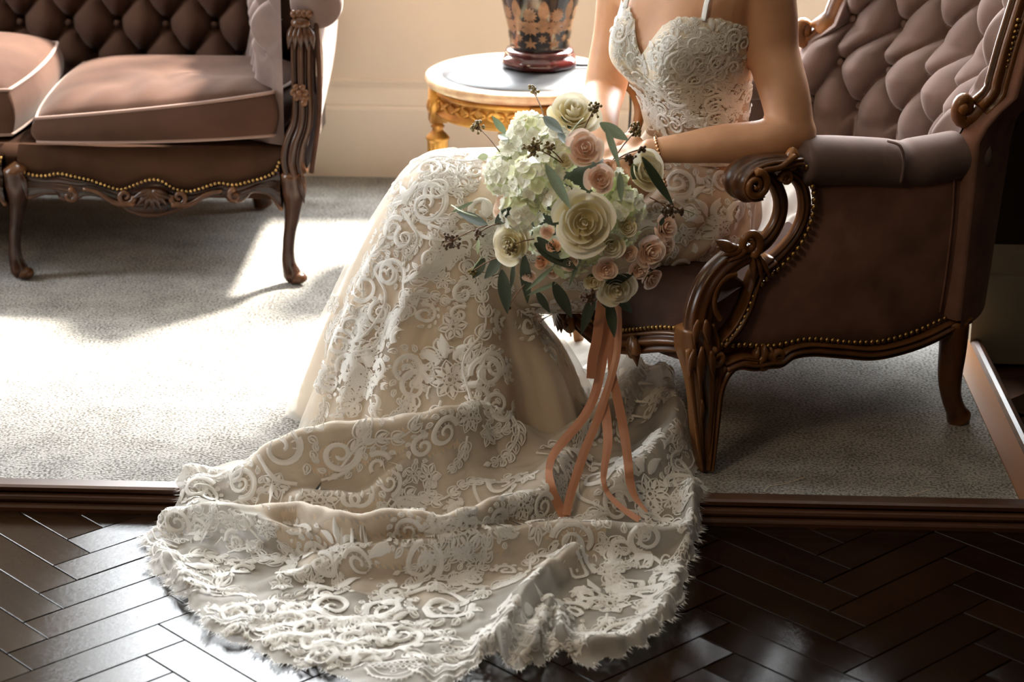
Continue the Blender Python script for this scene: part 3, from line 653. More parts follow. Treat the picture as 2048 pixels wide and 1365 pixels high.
# seat: upholstered deck and bowed front with carved rail
def fr(b): return -.02-.12*np.sin(pi*np.clip(b/CW, 0, 1))**.8
bb_ = np.linspace(.0, CW, 50); zr = .200+.045*np.abs(np.cos(pi*bb_/CW))**3+.012*np.cos(4*pi*bb_/CW)
frp = np.array([ch(fr(b), b, z) for b, z in zip(bb_, zr)])
frail = obj('front_rail', sweep(frp, MOLD, -ca, .022, .022), WOOD, chair)
obj('nail_heads', nails(frp+ez*.027-ca*.012, -ca, .0046, .0105), BRASS, chair, kind='stuff')
c = ch(fr(CW/2)-.022, CW/2, .20); L_ = []
for a in np.linspace(-1.2, 1.2, 7): L_.append(teardrop(c+ez*.02, cb*sin(a)-ez*cos(a)-ca*.1, -ca, .055, .010, .012))
for s in (-1, 1):
    L_.append(tube(spiral(c+cb*s*.055+ez*.006, cb*s, ez, .022, pi, 1.3, 20), np.linspace(.009, .004, 20), 7))
    for b0 in (CW/2+s*.26,): 
        e0 = ch(fr(b0)-.02, b0, .212); obj('corner_scroll', join(tube(spiral(e0, cb*s, ez, .022, 0, 1.3, 20), np.linspace(.010, .005, 20), 8), teardrop(e0+ez*.03, -ez+cb*s*.5, -ca, .06, .010, .012)), WOOD, frail)
obj('shell_carving', join(*L_), WOOD, frail)
nu, nv = 50, 30; P = []
for b in np.linspace(-.01, CW+.01, nu):
    k = (b+.01)/(CW+.02)
    def sb(a): return nearb(a)+.02+k*(farb(a)-nearb(a)-.04)
    row = [ch(fr(b)+.004, b, .215), ch(fr(b)-.012, b, .265), ch(fr(b)-.004, b, .315), ch(fr(b)+.04, b, .345), ch(fr(b)+.12, sb(.1), .355), ch(.25, sb(.25), .35), ch(.56, sb(.56), .33)]
    P.append(cat(row, nv))
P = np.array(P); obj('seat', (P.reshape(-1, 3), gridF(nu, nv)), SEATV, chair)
both('under_frame', sweep(np.array([ch(.03, .05, .22), ch(.5, .13, .22)]), BOXP, OUT, .03, .01), WOOD)
# inner arm sides
for sg in (0, 1):
    P = np.array([[ch(a, nearb(a)+.035, z) for z in np.linspace(.30, .57, 5)] for a in np.linspace(.235, .56, 8)])
    VF = (P.reshape(-1, 3), gridF(8, 5)); obj('inner_arm', VF if not sg else mir(VF), VELV, chair)

# ================================================================== motif ribbons (lace and painted ornament)
def rib(P, w, closed=False):
    """flat ribbon in 2D: (points, half widths)"""
    P = np.asarray(P, float); return P, np.broadcast_to(np.asarray(w, float), (len(P),))
def c2(P, n): return cat([(x, y, 0) for x, y in P], n)[:, :2]
def sp2(cx, cy, r, a0, turns, n=24, r1=.15):
    t = np.linspace(0, 1, n); rr = r*(1-t*(1-r1)); a = a0+2*pi*turns*t
    return np.stack([cx+rr*np.cos(a), cy+rr*np.sin(a)], 1)
def leaf2(x, y, a, ln, wd, n=7, bend=0.0):
    t = np.linspace(0, 1, n); aa = a+bend*t
    P = np.stack([x+ln*t*np.cos(aa), y+ln*t*np.sin(aa)], 1); return rib(P, wd*np.sin(pi*np.clip(t, .05, .96)**.8))
def leafo(x, y, a, ln, wd, n=9, bend=0.0):
    """open leaf: corded outline and midrib"""
    t = np.linspace(0, 1, n); aa = a+bend*t; P = np.stack([x+ln*t*np.cos(aa), y+ln*t*np.sin(aa)], 1); T = np.gradient(P, axis=0); T /= np.linalg.norm(T, axis=1)[:, None]; Nn = np.stack([-T[:, 1], T[:, 0]], 1)
    ww = (wd*1.15*np.sin(pi*t**.8))[:, None]; return [rib(np.concatenate([P+Nn*ww, (P-Nn*ww)[::-1][1:]]), .0013), (P[1:-1], np.maximum(ww[1:-1, 0]*.42, .0004), .6)]
def flower2(x, y, r, k=6, a0=0.0):
    L_ = []
    for a in np.linspace(0, 2*pi, k, endpoint=False)+a0: L_ += leafo(x+r*.2*cos(a), y+r*.2*sin(a), a, r*.8, r*.27, 8)
    L_.append(rib(sp2(x, y, r*.16, 0, 1, 9, 1.0), r*.06)); return L_
def scroll2(x, y, r, a0, turns, teeth=7, w=.0032):
    """a cord spiral with a fan of leaf teeth along its outer side and dots within"""
    s = 1 if turns > 0 else -1
    L_ = [rib(sp2(x, y, r, a0, turns, 34, .12), np.linspace(w*1.45, w*.8, 34)), rib(sp2(x, y, r*.80, a0, turns*.66, 20, .5), w*.45)]
    for k in range(teeth):
        a = a0+s*(.2+k*2*pi*.62/teeth); L_ += leafo(x+r*1.1*cos(a), y+r*1.1*sin(a), a+s*.6, r*.45, r*.12, 7, s*.5)
    for k in range(6):
        a = a0+s*(.3+k*.55); q = r*.62; L_.append(leaf2(x+q*cos(a), y+q*sin(a), a+pi, r*.22, r*.035, 4))
    return L_
def frond2(P, n, ln, wd):
    Q = c2(P, 22); L_ = [rib(Q, np.linspace(.0026, .0012, 22))]
    T = np.gradient(Q, axis=0)
    for k in range(n):
        i = int(3+k*18/n); a = atan2(T[i][1], T[i][0]); f = 1-.45*k/n
        L_ += leafo(*Q[i], a+.75, ln*f, wd*f, 8, -.4)+leafo(*Q[i], a-.75, ln*f, wd*f, 8, .4)
    L_.append(leaf2(*Q[-1], atan2(T[-1][1], T[-1][0]), ln*.7, wd*.8)); return L_
def motifs():
    A = scroll2(-.03, .012, .036, pi*.9, -1.6, 8)+scroll2(.045, -.012, .027, 0, -1.5, 7)+[rib(c2([(-.066, .014), (-.045, -.03), (0, -.045), (.05, -.038), (.072, -.012)], 26), .003)]
    A += frond2([(0, -.045), (-.02, -.07), (-.06, -.082)], 4, .024, .0065)+frond2([(.07, -.005), (.085, .025), (.075, .06)], 4, .022, .006)+flower2(.02, .045, .022)
    B = scroll2(0, .02, .030, -pi*.5, 1.7, 8)+frond2([(0, -.012), (.035, -.035), (.08, -.03), (.105, -.002)], 6, .026, .007)+frond2([(0, -.012), (-.03, -.04), (-.075, -.04)], 5, .026, .007)
    B += scroll2(-.07, .0, .022, pi*.2, 1.4, 6)+flower2(.06, .022, .024, 5)+[leaf2(-.03, .06, 2.0, .035, .008, 8, .8), leaf2(-.02, .06, 1.4, .03, .007, 8, -.5)]
    C = flower2(0, 0, .032, 8)+scroll2(-.06, .0, .028, 0, 1.6, 8)+scroll2(.06, .0, .028, pi, -1.6, 8)+frond2([(-.02, -.03), (-.04, -.06), (-.08, -.07)], 4, .022, .006)+frond2([(.02, -.03), (.04, -.06), (.08, -.07)], 4, .022, .006)
    C += [leaf2(.0, .035, pi/2, .04, .009, 8), leaf2(-.012, .03, pi/2+.5, .036, .008, 8, .5), leaf2(.012, .03, pi/2-.5, .036, .008, 8, -.5)]
    D = frond2([(-.09, -.02), (-.04, .012), (.02, .0), (.07, .025), (.1, .02)], 8, .026, .0075)+scroll2(-.03, -.035, .024, pi*.6, -1.5, 7)+scroll2(.045, -.03, .02, pi*.3, 1.4, 6)+flower2(.005, .045, .022, 6)
    return [A, B, C, D]
MOT = motifs()
def project(motif, p, n, upv, size, rot, bvh, hgt=.0016, lift=.0012, flip=False):
    n = np.asarray(n, float); n = n/np.linalg.norm(n); ey_ = upv-n*(upv@n); ey_ /= np.linalg.norm(ey_); ex_ = np.cross(ey_, n)
    c, s = cos(rot), sin(rot); V = []; F = []
    for m_ in motif:
        P, wd = m_[0], m_[1]; hs = m_[2] if len(m_) > 2 else 1.0
        P = P*size*np.array([-1 if flip else 1, 1]); wd = wd*size; T = np.gradient(P, axis=0); T = T/np.maximum(np.linalg.norm(T, axis=1), 1e-9)[:, None]; Nn = np.stack([-T[:, 1], T[:, 0]], 1)
        rows = []
        for i in range(len(P)):
            row = []
            for off, hh in ((-1, .25), (0, 1.0), (1, .25)):
                q = P[i]+Nn[i]*off*wd[i]; x, y = c*q[0]-s*q[1], s*q[0]+c*q[1]
                w_ = p+ex_*x+ey_*y
                hit, hn, _, _ = bvh.ray_cast(Vector(w_+n*.04), Vector(-n), .078)
                if hit is None: row.append(None); continue
                if hn.dot(Vector(n)) < 0: hn = -hn
                row.append(np.array(hit)+np.array(hn)*(lift+hgt*hh*hs*min(1, wd[i]/.002)))
            rows.append(row)
        idx = []
        for row in rows:
            ii = []
            for v in row:
                if v is None: ii.append(-1)
                else: ii.append(len(V)); V.append(v)
            idx.append(ii)
        for i in range(len(idx)-1):
            for j in (0, 1):
                f = (idx[i][j], idx[i+1][j], idx[i+1][j+1], idx[i][j+1])
                if min(f) < 0: continue
                if np.linalg.norm(V[f[0]]-V[f[1]]) > 2.3*np.linalg.norm(P[i+1]-P[i])+.0015 or np.linalg.norm(V[f[0]]-V[f[3]]) > 2.6*wd[i]+.002: continue
                F.append(f)
    return (np.array(V), F) if F else None
def bvh_of(*VFs):
    V, F = join(*VFs); return BVHTree.FromPolygons([Vector(v) for v in V], F)
def at_px(x, y, bvh, far=8.0):
    d = ray(x, y); d = d/np.linalg.norm(d); h, n, _, _ = bvh.ray_cast(Vector(CAMP), Vector(d), far)
    if h is None: return None
    if n.dot(Vector(d)) > 0: n = -n
    return np.array(h), np.array(n)

# ================================================================== GILDED TABLE
TY = 5.15; TC = atY(1047, 146, TY); TZ = TC[2]; TR = np.linalg.norm(atY(850, 146, TY)-TC); TC0 = np.array([TC[0], TY, 0])
table = thing('side_table', 'round gilded side table with worn carved rim and fluted legs by the cream wall', 'table', tuple(TC0))
obj('tabletop', lathe([(TR*.9, TZ-.03), (TR*.985, TZ-.022), (TR, TZ-.012), (TR*.992, TZ-.003), (TR*.97, TZ), (TR*.84, TZ), (TR*.83, TZ-.002)], TC0, 72), GILTRIM, table)
obj('inset_top', lathe([(TR*.83, TZ-.004), (TR*.83, TZ-.001), (TR*.4, TZ-.001), (.01, TZ-.001)], TC0, 64), MARBLE, table)
ar = TR*.9
ap_ = obj('apron', lathe([(ar, TZ-.03), (ar+.004, TZ-.034), (ar+.004, TZ-.040), (ar-.004, TZ-.044), (ar-.004, TZ-.078), (ar+.003, TZ-.082), (ar+.005, TZ-.088), (ar-.002, TZ-.094), (ar-.012, TZ-.096), (ar-.012, TZ-.03)], TC0, 96), GILT, table)
for k in range(28):
    a = 2*pi*k/28+.05; o_ = np.array([cos(a), sin(a), 0]); s_ = np.array([-sin(a), cos(a), 0]); p = TC0+o_*(ar-.003)+ez*(TZ-.061)
    L_ = [teardrop(p+s_*.002, s_*cc+ez*.55, o_, .024, .005, .006) for cc in (1, -1)]+[teardrop(p+s_*.002, s_*cc-ez*.55, o_, .024, .005, .006) for cc in (1, -1)]
    obj('carved_leaf', join(*L_), GILT, ap_, kind='stuff')
LR = TR*.88
for k in range(4):
    a = radians(180+12+90*k); o_ = np.array([cos(a), sin(a), 0]); s_ = np.array([-sin(a), cos(a), 0]); p = TC0+o_*LR
    g = obj('corner_block', sweep(np.array([p+ez*(TZ-.032), p+ez*(TZ-.11)]), BOXP, o_, .024, .02), GILT, table)
    obj('block_leaf', join(*[teardrop(p+o_*.02+ez*(TZ-.088), ez+s_*cc, o_, .036, .006, .006) for cc in (-.5, 0, .5)]), GILT, g)
    V = []; seg = 48; pr = [(.014, TZ-.11), (.013, TZ-.118), (.017, TZ-.122), (.013, TZ-.127), (.014, TZ-.134), (.021, TZ-.140), (.027, TZ-.147), (.029, TZ-.151), (.026, TZ-.156), (.0255, TZ-.165), (.0245, TZ-.20), (.0215, TZ-.225), (.014, TZ-.235), (.016, TZ-.24), (.013, TZ-.246), (.020, TZ-.252), (.019, TZ-.30), (.013, .06), (.012, .05), (.016, .04), (.014, .02), (.010, 0)]
    for r_, z_ in pr:
        fl = .0026 if (TZ-.226 < z_ < TZ-.158 or .05 < z_ < TZ-.255) else 0
        for m in range(seg):
            b = 2*pi*m/seg; rr_ = r_-fl*(1-abs(sin(6*b)))*1.6; V.append(p+np.array([cos(b)*rr_, sin(b)*rr_, z_]))
    obj('leg', (np.array(V), gridF(len(pr), seg, cv=True)+[tuple(range(seg)), tuple((len(pr)-1)*seg+j for j in range(seg))[::-1]]), GILT, table)

# ================================================================== PORCELAIN LAMP BASE
VP = atZ(1079, 122, TZ+.01); VC = np.array([VP[0], VP[1], 0]); pv = 4400/5.45
lamp = thing('table_lamp', 'black porcelain vase lamp with gold flower decoration on round gilded table', 'lamp', (VC[0], VC[1], TZ))
V = []; pb = [(.075, 0), (.088, .001), (.090, .010), (.087, .022), (.080, .026), (.079, .030), (.083, .034), (.080, .041), (.070, .043)]
for r_, z_ in pb:
    for m in range(48):
        b = 2*pi*m/48+.2; k8 = 1.0 if z_ > .025 else (1/ max(cos(((b+pi/8) % (pi/4))-pi/8), .5))**.8; V.append((VC[0]+cos(b)*r_*k8, VC[1]+sin(b)*r_*k8, TZ+.001+z_))
obj('wooden_base', (np.array(V), gridF(len(pb), 48, cv=True)+[tuple(range(48))[::-1], tuple(len(pb)*48-48+j for j in range(48))]), ROSEWOOD, lamp)
vz = TZ+.042
vprof = cat([(.070, 0, 0), (.072, .008, 0), (.073, .02, 0), (.079, .06, 0), (.093, .12, 0), (.105, .17, 0), (.116, .23, 0), (.116, .28, 0), (.10, .33, 0), (.065, .36, 0), (.045, .375, 0), (.045, .40, 0), (.055, .41, 0)], 50)
VV = lathe([(p[0], p[1]+vz) for p in vprof], VC, 64); vase = obj('vase_body', VV, PORC, lamp)
obj('lamp_neck', lathe([(.05, vz+.41), (.04, vz+.425), (.012, vz+.43), (.01, vz+.47), (.016, vz+.475), (.016, vz+.50)], VC, 20), BRASS, lamp)
#sh = lathe([(.22, vz+.47), (.13, vz+.75), (.128, vz+.75), (.218, vz+.47)], VC, 40); obj('lamp_shade', (sh[0], gridF(4, 40, True, True)), mat('cream_lampshade', (.8, .7, .55), .8, .2, transl=.4), lamp)
vb = bvh_of(VV)
def blossom(r, k, a0=0): return [leaf2(r*.15*cos(a), r*.15*sin(a), a, r*.85, r*.2, 5) for a in np.linspace(0, 2*pi, k, endpoint=False)+a0]+[rib(sp2(0, 0, r*.15, 0, 1, 8, 1), r*.1)]
urn = [rib(c2([(0, -.05), (0, -.02), (0, .0), (0, .03), (0, .05)], 14), np.interp(np.linspace(0, 1, 14), [0, .2, .4, .6, .8, 1], [.006, .022, .008, .018, .014, .004])), leaf2(-.01, -.03, 2.6, .05, .010, 9, .9), leaf2(.01, -.03, .55, .05, .010, 9, -.9), leaf2(-.01, -.045, 3.3, .035, .008, 8, -.6), leaf2(.01, -.045, -.15, .035, .008, 8, .6)]
curl = [leaf2(0, -.012, pi/2+b_, .036-.006*abs(b_), .006, 8, .5*b_) for b_ in (-1.5, -.8, 0, .8, 1.5)]+[leaf2(0, -.012, -pi/2, .016, .004, 6)]
for k in range(8):
    a = 2*pi*k/8; 
    for (da, z_, mo, sz) in [(0, .150, blossom(.0165, 14), 1.0), (.39, .092, urn, .78), (.0, .095, blossom(.019, 13), 1.0), (.0, .062, curl, .62), (.0, .028, curl, .55), (.39, .205, blossom(.0175, 11), 1.0), (.39, .036, blossom(.011, 7), 1.0), (0, .205, curl, .6)]:
        b = a+da-1.85; d = np.array([cos(b), sin(b), 0]); p0 = VC+ez*(vz+z_)
        r_ = np.interp(z_, vprof[:, 1], vprof[:, 0]); 
        VF = project(mo, p0+d*r_, d, ez, sz, 0, vb, .0006, .0003, flip=bool(k % 2))
        if VF: obj('gold_motif', VF, GOLDP, vase)
cpts = [VC+np.array([.09, -.02, TZ+.006]), VC+np.array([.14, -.03, TZ+.004]), TC0+np.array([.16, -.12, TZ+.004]), TC0+np.array([TR+.004, -.05, TZ+.004]), TC0+np.array([TR+.02, -.05, TZ-.05]), TC0+np.array([TR+.015, -.04, TZ-.25]), TC0+np.array([TR+.02, .0, .02]), TC0+np.array([TR+.1, .3, .012])]
obj('cable', tube(cat(cpts, 60), .0032, 6), BLACKC, lamp)

# ================================================================== BRIDE: body
def smooth_remesh(VF, voxel, it=4, name='body'):
    V, F = VF; me = bpy.data.meshes.new('tmp'); me.from_pydata([tuple(v) for v in V], [], F); o = bpy.data.objects.new('tmp', me); COL.objects.link(o)
    bm = bmesh.new(); bm.from_mesh(me); bmesh.ops.recalc_face_normals(bm, faces=bm.faces); bm.to_mesh(me); bm.free()
    r = o.modifiers.new('r', 'REMESH'); r.mode = 'VOXEL'; r.voxel_size = voxel; r.use_smooth_shade = True
    s = o.modifiers.new('s', 'SMOOTH'); s.iterations = it; s.factor = .5
    dg = bpy.context.evaluated_depsgraph_get(); m2 = bpy.data.meshes.new_from_object(o.evaluated_get(dg)); m2.name = name
    bpy.data.objects.remove(o); bpy.data.meshes.remove(me); return m2
HIP = atY(1400, 395, 4.17); HIP = np.array([HIP[0], HIP[1], HIP[2]])
WAI = atY(1393, 262, 4.13); CHE = atY(1375, 70, 4.08); 
SF = np.array([-.70, -.714, 0]); SL = np.array([.714, -.70, 0])          # chest faces SF; her left is SL
HF = np.array([-.95, -.31, 0]); HL = np.array([.31, -.95, 0])
zs = dict(hip=HIP[2], waist=WAI[2], chest=CHE[2])
def tor_center(z):
    return np.array([np.interp(z, [HIP[2]-.1, HIP[2], WAI[2], CHE[2], CHE[2]+.12, CHE[2]+.2], [HIP[0], HIP[0], WAI[0], CHE[0], CHE[0]+.008, CHE[0]+.012]), np.interp(z, [HIP[2], WAI[2], CHE[2], CHE[2]+.2], [HIP[1], WAI[1], CHE[1], CHE[1]]), z])
ZC = CHE[2]
tz = np.array([HIP[2]-.10, HIP[2]-.04, HIP[2]+.03, WAI[2]-.03, WAI[2]+.01, ZC-.11, ZC-.06, ZC, ZC+.05, ZC+.09, ZC+.125, ZC+.15, ZC+.17, ZC+.23])
tw = np.array([.10, .135, .140, .124, .118, .122, .130, .138, .142, .150, .148, .105, .052, .046])
td = np.array([.07, .095, .100, .086, .082, .092, .098, .098, .092, .082, .070, .058, .052, .046])
def torso(nz=80, seg=72):
    V = []
    for z in np.linspace(tz[0], tz[-1], nz):
        c = tor_center(z); w_ = np.interp(z, tz, tw); d_ = np.interp(z, tz, td); k = np.clip((z-HIP[2])/(ZC-HIP[2]), 0, 1)
        f = HF*(1-k)+SF*k; f /= np.linalg.norm(f); l = np.cross(ez, f)
        for th in np.linspace(0, 2*pi, seg, endpoint=False):
            x, y = sin(th)*w_, cos(th)*d_; p = c+l*x+f*y
            if cos(th) > -.2:
                for sx in (-1, 1):
                    r2 = ((x-sx*.066)/.056)**2+((z-(ZC-.035))/(.055 if z < ZC-.035 else .085))**2
                    p = p+f*.048*np.exp(-r2*1.0)*max(0, cos(th))**.3+ l*(sx*.006*np.exp(-r2))
            V.append(p)
    F = gridF(nz, seg, cv=True)+[tuple(range(seg))[::-1], tuple((nz-1)*seg+j for j in range(seg))]
    return np.array(V), F
TOR = torso()
def limb(P, r, n=50, seg=20, flat=1.0):
    P = cat(P, n); rr = np.interp(np.linspace(0, 1, n), np.linspace(0, 1, len(r)), r); return tube(P, np.stack([rr, rr*flat], 1), seg)
# near (left) arm
shL = tor_center(ZC+.105)+SL*.150; elL = atY(1583, 262, 3.935); wrL = atY(1312, 301, 3.93); mid = atY(1546, 105, 4.0)
shL = atY(1526, -40, 4.02)
armL = limb([shL+ez*.0, atY(1540, 45, 4.01), mid, atY(1570, 190, 3.96), elL], [.058, .052, .049, .046, .042])
foreL = limb([elL+np.array([.002, 0, .012]), elL, atY(1530, 284, 3.92), atY(1440, 288, 3.92), atY(1370, 296, 3.925), wrL, atY(1290, 304, 3.93)], [.034, .043, .042, .036, .029, .023, .023])
elb = ball(elL+np.array([.006, .0, -.004]), .041, 10, 14)
shb = ball(shL+ez*.01, .056, 12, 16)
# far (right) arm
shR = atY(1250, -45, 4.24); elR = atY(1208, 188, 4.22); wrR = atY(1222, 300, 4.0)
armR = limb([shR, atY(1234, 60, 4.25), atY(1220, 130, 4.24), elR], [.052, .046, .044, .041])
foreR = limb([elR+ez*.012, elR, atY(1200, 215, 4.16), atY(1202, 262, 4.06), wrR, atY(1226, 318, 3.97)], [.036, .041, .040, .034, .025, .023])
elb2 = ball(elR, .040, 10, 14); shb2 = ball(shR+ez*.008, .052, 12, 16)
# shoulders join the trunk
cl1 = limb([tor_center(ZC+.125), tor_center(ZC+.125)*.4+shL*.6, shL+ez*.012], [.05, .052, .05]); cl2 = limb([tor_center(ZC+.125), tor_center(ZC+.125)*.4+shR*.6, shR+ez*.01], [.05, .05, .046])
lat1 = limb([shL-ez*.02, shL*.5+tor_center(ZC+.04)*.5-ez*.01, tor_center(ZC-.06)+SL*.09], [.045, .05, .04]); lat2 = limb([shR-ez*.02, shR*.5+tor_center(ZC+.04)*.5, tor_center(ZC-.06)-SL*.09], [.045, .048, .04])
GRIP = atY(1235, 322, 3.955)                                              # where both hands hold the stems
def hand(wr, d, back, side, curl=1.0):
    """palm, five separate curled fingers; d = pointing direction, back = out of the back of the hand, side = towards the thumb"""
    d = d/np.linalg.norm(d); back = back-d*(back@d); back /= np.linalg.norm(back); side = side-d*(side@d)-back*(side@back); side /= np.linalg.norm(side)
    parts = [tube(np.array([wr, wr+d*.02, wr+d*.05, wr+d*.078]), np.array([[.022, .015], [.030, .015], [.036, .014], [.034, .012]]) if abs(side[2]) < .6 else np.array([[.022, .015], [.036, .015], [.040, .014], [.036, .012]])[:, ::1], 16)]
    for k, (o_, ln) in enumerate([(.027, .066), (.009, .074), (-.009, .068), (-.026, .054)]):
        p0 = wr+d*.066+side*o_; P = [p0]; ang = .35*curl; q = p0
        for sgm, f in enumerate((.42, .32, .26)):
            dirv = d*cos(ang)-back*sin(ang); q = q+dirv*ln*f*1.15; P.append(q); ang += .95*curl
        parts.append(tube(cat(P, 14), np.interp(np.linspace(0, 1, 14), [0, .4, .8, 1], [.0092, .0085, .0075, .0055]), 10))
    t0 = wr+d*.018+side*.022; parts.append(tube(cat([t0, t0+d*.024+side*.020-back*.008, t0+d*.048+side*.022-back*.022, t0+d*.066+side*.010-back*.032], 14), np.interp(np.linspace(0, 1, 14), [0, .4, .8, 1], [.013, .011, .009, .006]), 10))
    return join(*parts)
wL2 = atY(1296, 303, 3.93); hL = hand(wL2, GRIP-wL2+np.array([0, -.0, .0]), np.array([.1, -.8, .6]), np.array([-.3, .0, 1]))
wR2 = atY(1224, 310, 3.985); hR = hand(wR2, np.array([.15, -.75, -.35]), np.array([-.9, -.2, .3]), np.array([0, .3, 1]))
# head on its neck (above the frame), turned down towards the flowers
HC = tor_center(ZC+.33)+np.array([-.02, -.02, 0]); HFd = np.array([-.80, -.55, -.22]); HFd /= np.linalg.norm(HFd); HLd = np.cross(ez, HFd); HLd /= np.linalg.norm(HLd); HUd = np.cross(HFd, HLd)
def headp(x, y, z): return HC+HLd*x+HFd*y+HUd*z
def head():
    V = []; nu_, nv_ = 24, 32
    for i in range(nu_+1):
        a = pi*i/nu_
        for j in range(nv_):
            b = 2*pi*j/nv_; x, y, z = .073*sin(a)*sin(b), .092*sin(a)*cos(b), .112*cos(a)
            if z < 0: x *= 1-.32*(z/.112)**2; y *= 1-.10*(z/.112)**2
            V.append(headp(x, y, z))
    P = [(np.array(V), gridF(nu_+1, nv_, cv=True))]
    P.append(tube(np.array([headp(0, .088, .01), headp(0, .100, -.012), headp(0, .108, -.03), headp(0, .092, -.036)]), [.007, .008, .010, .008], 10))
    for s in (-1, 1):
        P.append(ball(headp(s*.074, -.005, -.01), .026, 8, 10, (.45, .8, 1.1))); P.append(ball(headp(s*.031, .074, .004), .015, 8, 10))
    P.append(ball(headp(0, .080, -.063), .020, 8, 10, (1, .7, .45))); P.append(ball(headp(0, .076, -.074), .017, 8, 10, (1, .7, .5)))
    return join(*P)
neck = limb([tor_center(ZC+.12), tor_center(ZC+.19), HC+np.array([.01, .01, -.07])], [.058, .044, .043])
# legs under the skirt, bare down to the shoes
lgs = []
for s, kx, ky in ((-1, 4.0, 0), (1, 4.14, 0)):
    hp = HIP+HL*(-s*.065)-ez*.02+HF*.03; kn = atY(945, 440, kx); an = np.array([kn[0]+.03, kn[1]+.0, .085])
    lgs += [limb([hp, (hp+kn)/2, kn], [.080, .068, .052]), limb([kn, kn*.6+an*.4+np.array([.02, 0, 0]), an], [.055, .05, .034]), limb([an, an+np.array([-.05, 0, -.03]), an+np.array([-.14, -.01, -.055])], [.034, .03, .022])]
BODY = join(TOR, armL, foreL, elb, shb, armR, foreR, elb2, shb2, cl1, cl2, lat1, lat2, hL, hR, neck, head(), *lgs)
bride = thing('person', 'seated person in an ivory lace wedding gown, arm on the armchair, holding flowers', 'person', (HIP[0], HIP[1], 0))
bme = smooth_remesh(BODY, .0055, 5, 'body')
bme.transform(Matrix.Translation(-Vector(WLOC[bride]))); bme.materials.append(SKIN); bme.polygons.foreach_set('use_smooth', [True]*len(bme.polygons))
body = link('body', bme, bride)
# hair falling behind the shoulders
hv = []
for i in range(13):
    a = pi*i/12*.62
    for j in range(32):
        b = 2*pi*j/32; fr_ = max(0, cos(b)); zz_ = cos(a); lim = 1-.55*fr_*np.clip((.62-zz_)/.4, 0, 1); hv.append(headp(.084*sin(a)*sin(b)*1.02, (.104*sin(a)*cos(b)-.012)*(lim if cos(b) > 0 else 1), .124*zz_+.004))
hair1 = (np.array(hv), gridF(13, 32, cv=True))
hair2 = tube(cat([headp(0, -.07, .05), headp(0, -.105, -.03), headp(0, -.10, -.09)], 16), np.array([[.05, .04]]*5+[[.055, .045]]*6+[[.04, .03]]*5), 16)
obj('hair', join(hair1, hair2), HAIR, bride)
for s in (-1, 1):
    e = obj('eye', ball(headp(s*.031, .0775, .004), .0100, 8, 10), mat('eye_white', (.85, .83, .8), .2), bride)
    obj('iris', ball(headp(s*.031, .0842, .003), .0048, 6, 8), mat('brown_iris', (.05, .025, .012), .2), e)
obj('lips', join(ball(headp(0, .0935, -.0615), .014, 6, 10, (1, .35, .3)), ball(headp(0, .092, -.070), .012, 6, 10, (1, .35, .35))), mat('rose_lips', (.5, .17, .14), .4), bride)

# ================================================================== BRIDE: bodice
tb = bvh_of(TOR)
def bodice_pt(th, z, off):
    c = tor_center(z); k = np.clip((z-HIP[2])/(ZC-HIP[2]), 0, 1); f = HF*(1-k)+SF*k; f /= np.linalg.norm(f); l = np.cross(ez, f)
    d = l*sin(th)+f*cos(th); h, n, _, _ = tb.ray_cast(Vector(c+d*.5), Vector(-d), .6)
    if n.dot(Vector(d)) < 0: n = -n
    return np.array(h)+np.array(n)*off
def neckline(th):
    a = abs(th); return ZC+np.interp(a, [0, .10, .30, .55, .85, 1.15, 1.6, 2.4, pi], [-.022, -.004, .034, .054, .056, .056, .035, -.02, -.05])
nth, nzz = 200, 46; P = []
for th in np.linspace(-pi, pi, nth, endpoint=False):
    z1 = neckline(th); sc = .0025*abs(sin(th*26)) if abs(th) > .3 else 0; P.append([bodice_pt(th, z, .004) for z in np.linspace(WAI[2]-.04, z1+sc, nzz)])
P = np.array(P); BOD = (P.reshape(-1, 3), gridF(nth, nzz, cu=True))
# opaque cups above, sheer net below the bust
Vb, Fb = BOD; zc_cut = ZC-.085
cupF = []; netF = []
for f in Fb:
    m_ = Vb[list(f)].mean(0); th_i = (f[0]//nzz)/nth*2*pi-pi
    (cupF if (m_[2] > zc_cut-.012*cos(th_i*2) and abs(th_i) < 1.75) or m_[2] < WAI[2]-.022 else netF).append(f)
def sub(V, F):
    ids = sorted({i for f in F for i in f}); mp = {i: k for k, i in enumerate(ids)}; return V[ids], [tuple(mp[i] for i in f) for f in F]
bod = obj('bodice', sub(Vb, netF), NET, bride)
cup = obj('bodice_cups', sub(Vb, cupF), CUP, bride)
BODB = BVHTree.FromPolygons([Vector(v) for v in Vb], Fb)
def strap(th, to):
    p0 = bodice_pt(th, neckline(th)-.004, .006); P = cat([p0, p0*.55+to*.45+SF*.012, to, to-SF*.05+ez*.0], 20)
    return sweep(P, BOXP, SF+ez*.3, .0055, .0016)
obj('strap', strap(.92, tor_center(ZC+.15)+SL*.10+SF*.03), LACE, bride); obj('strap', strap(-.62, tor_center(ZC+.15)-SL*.085+SF*.03), LACE, bride)
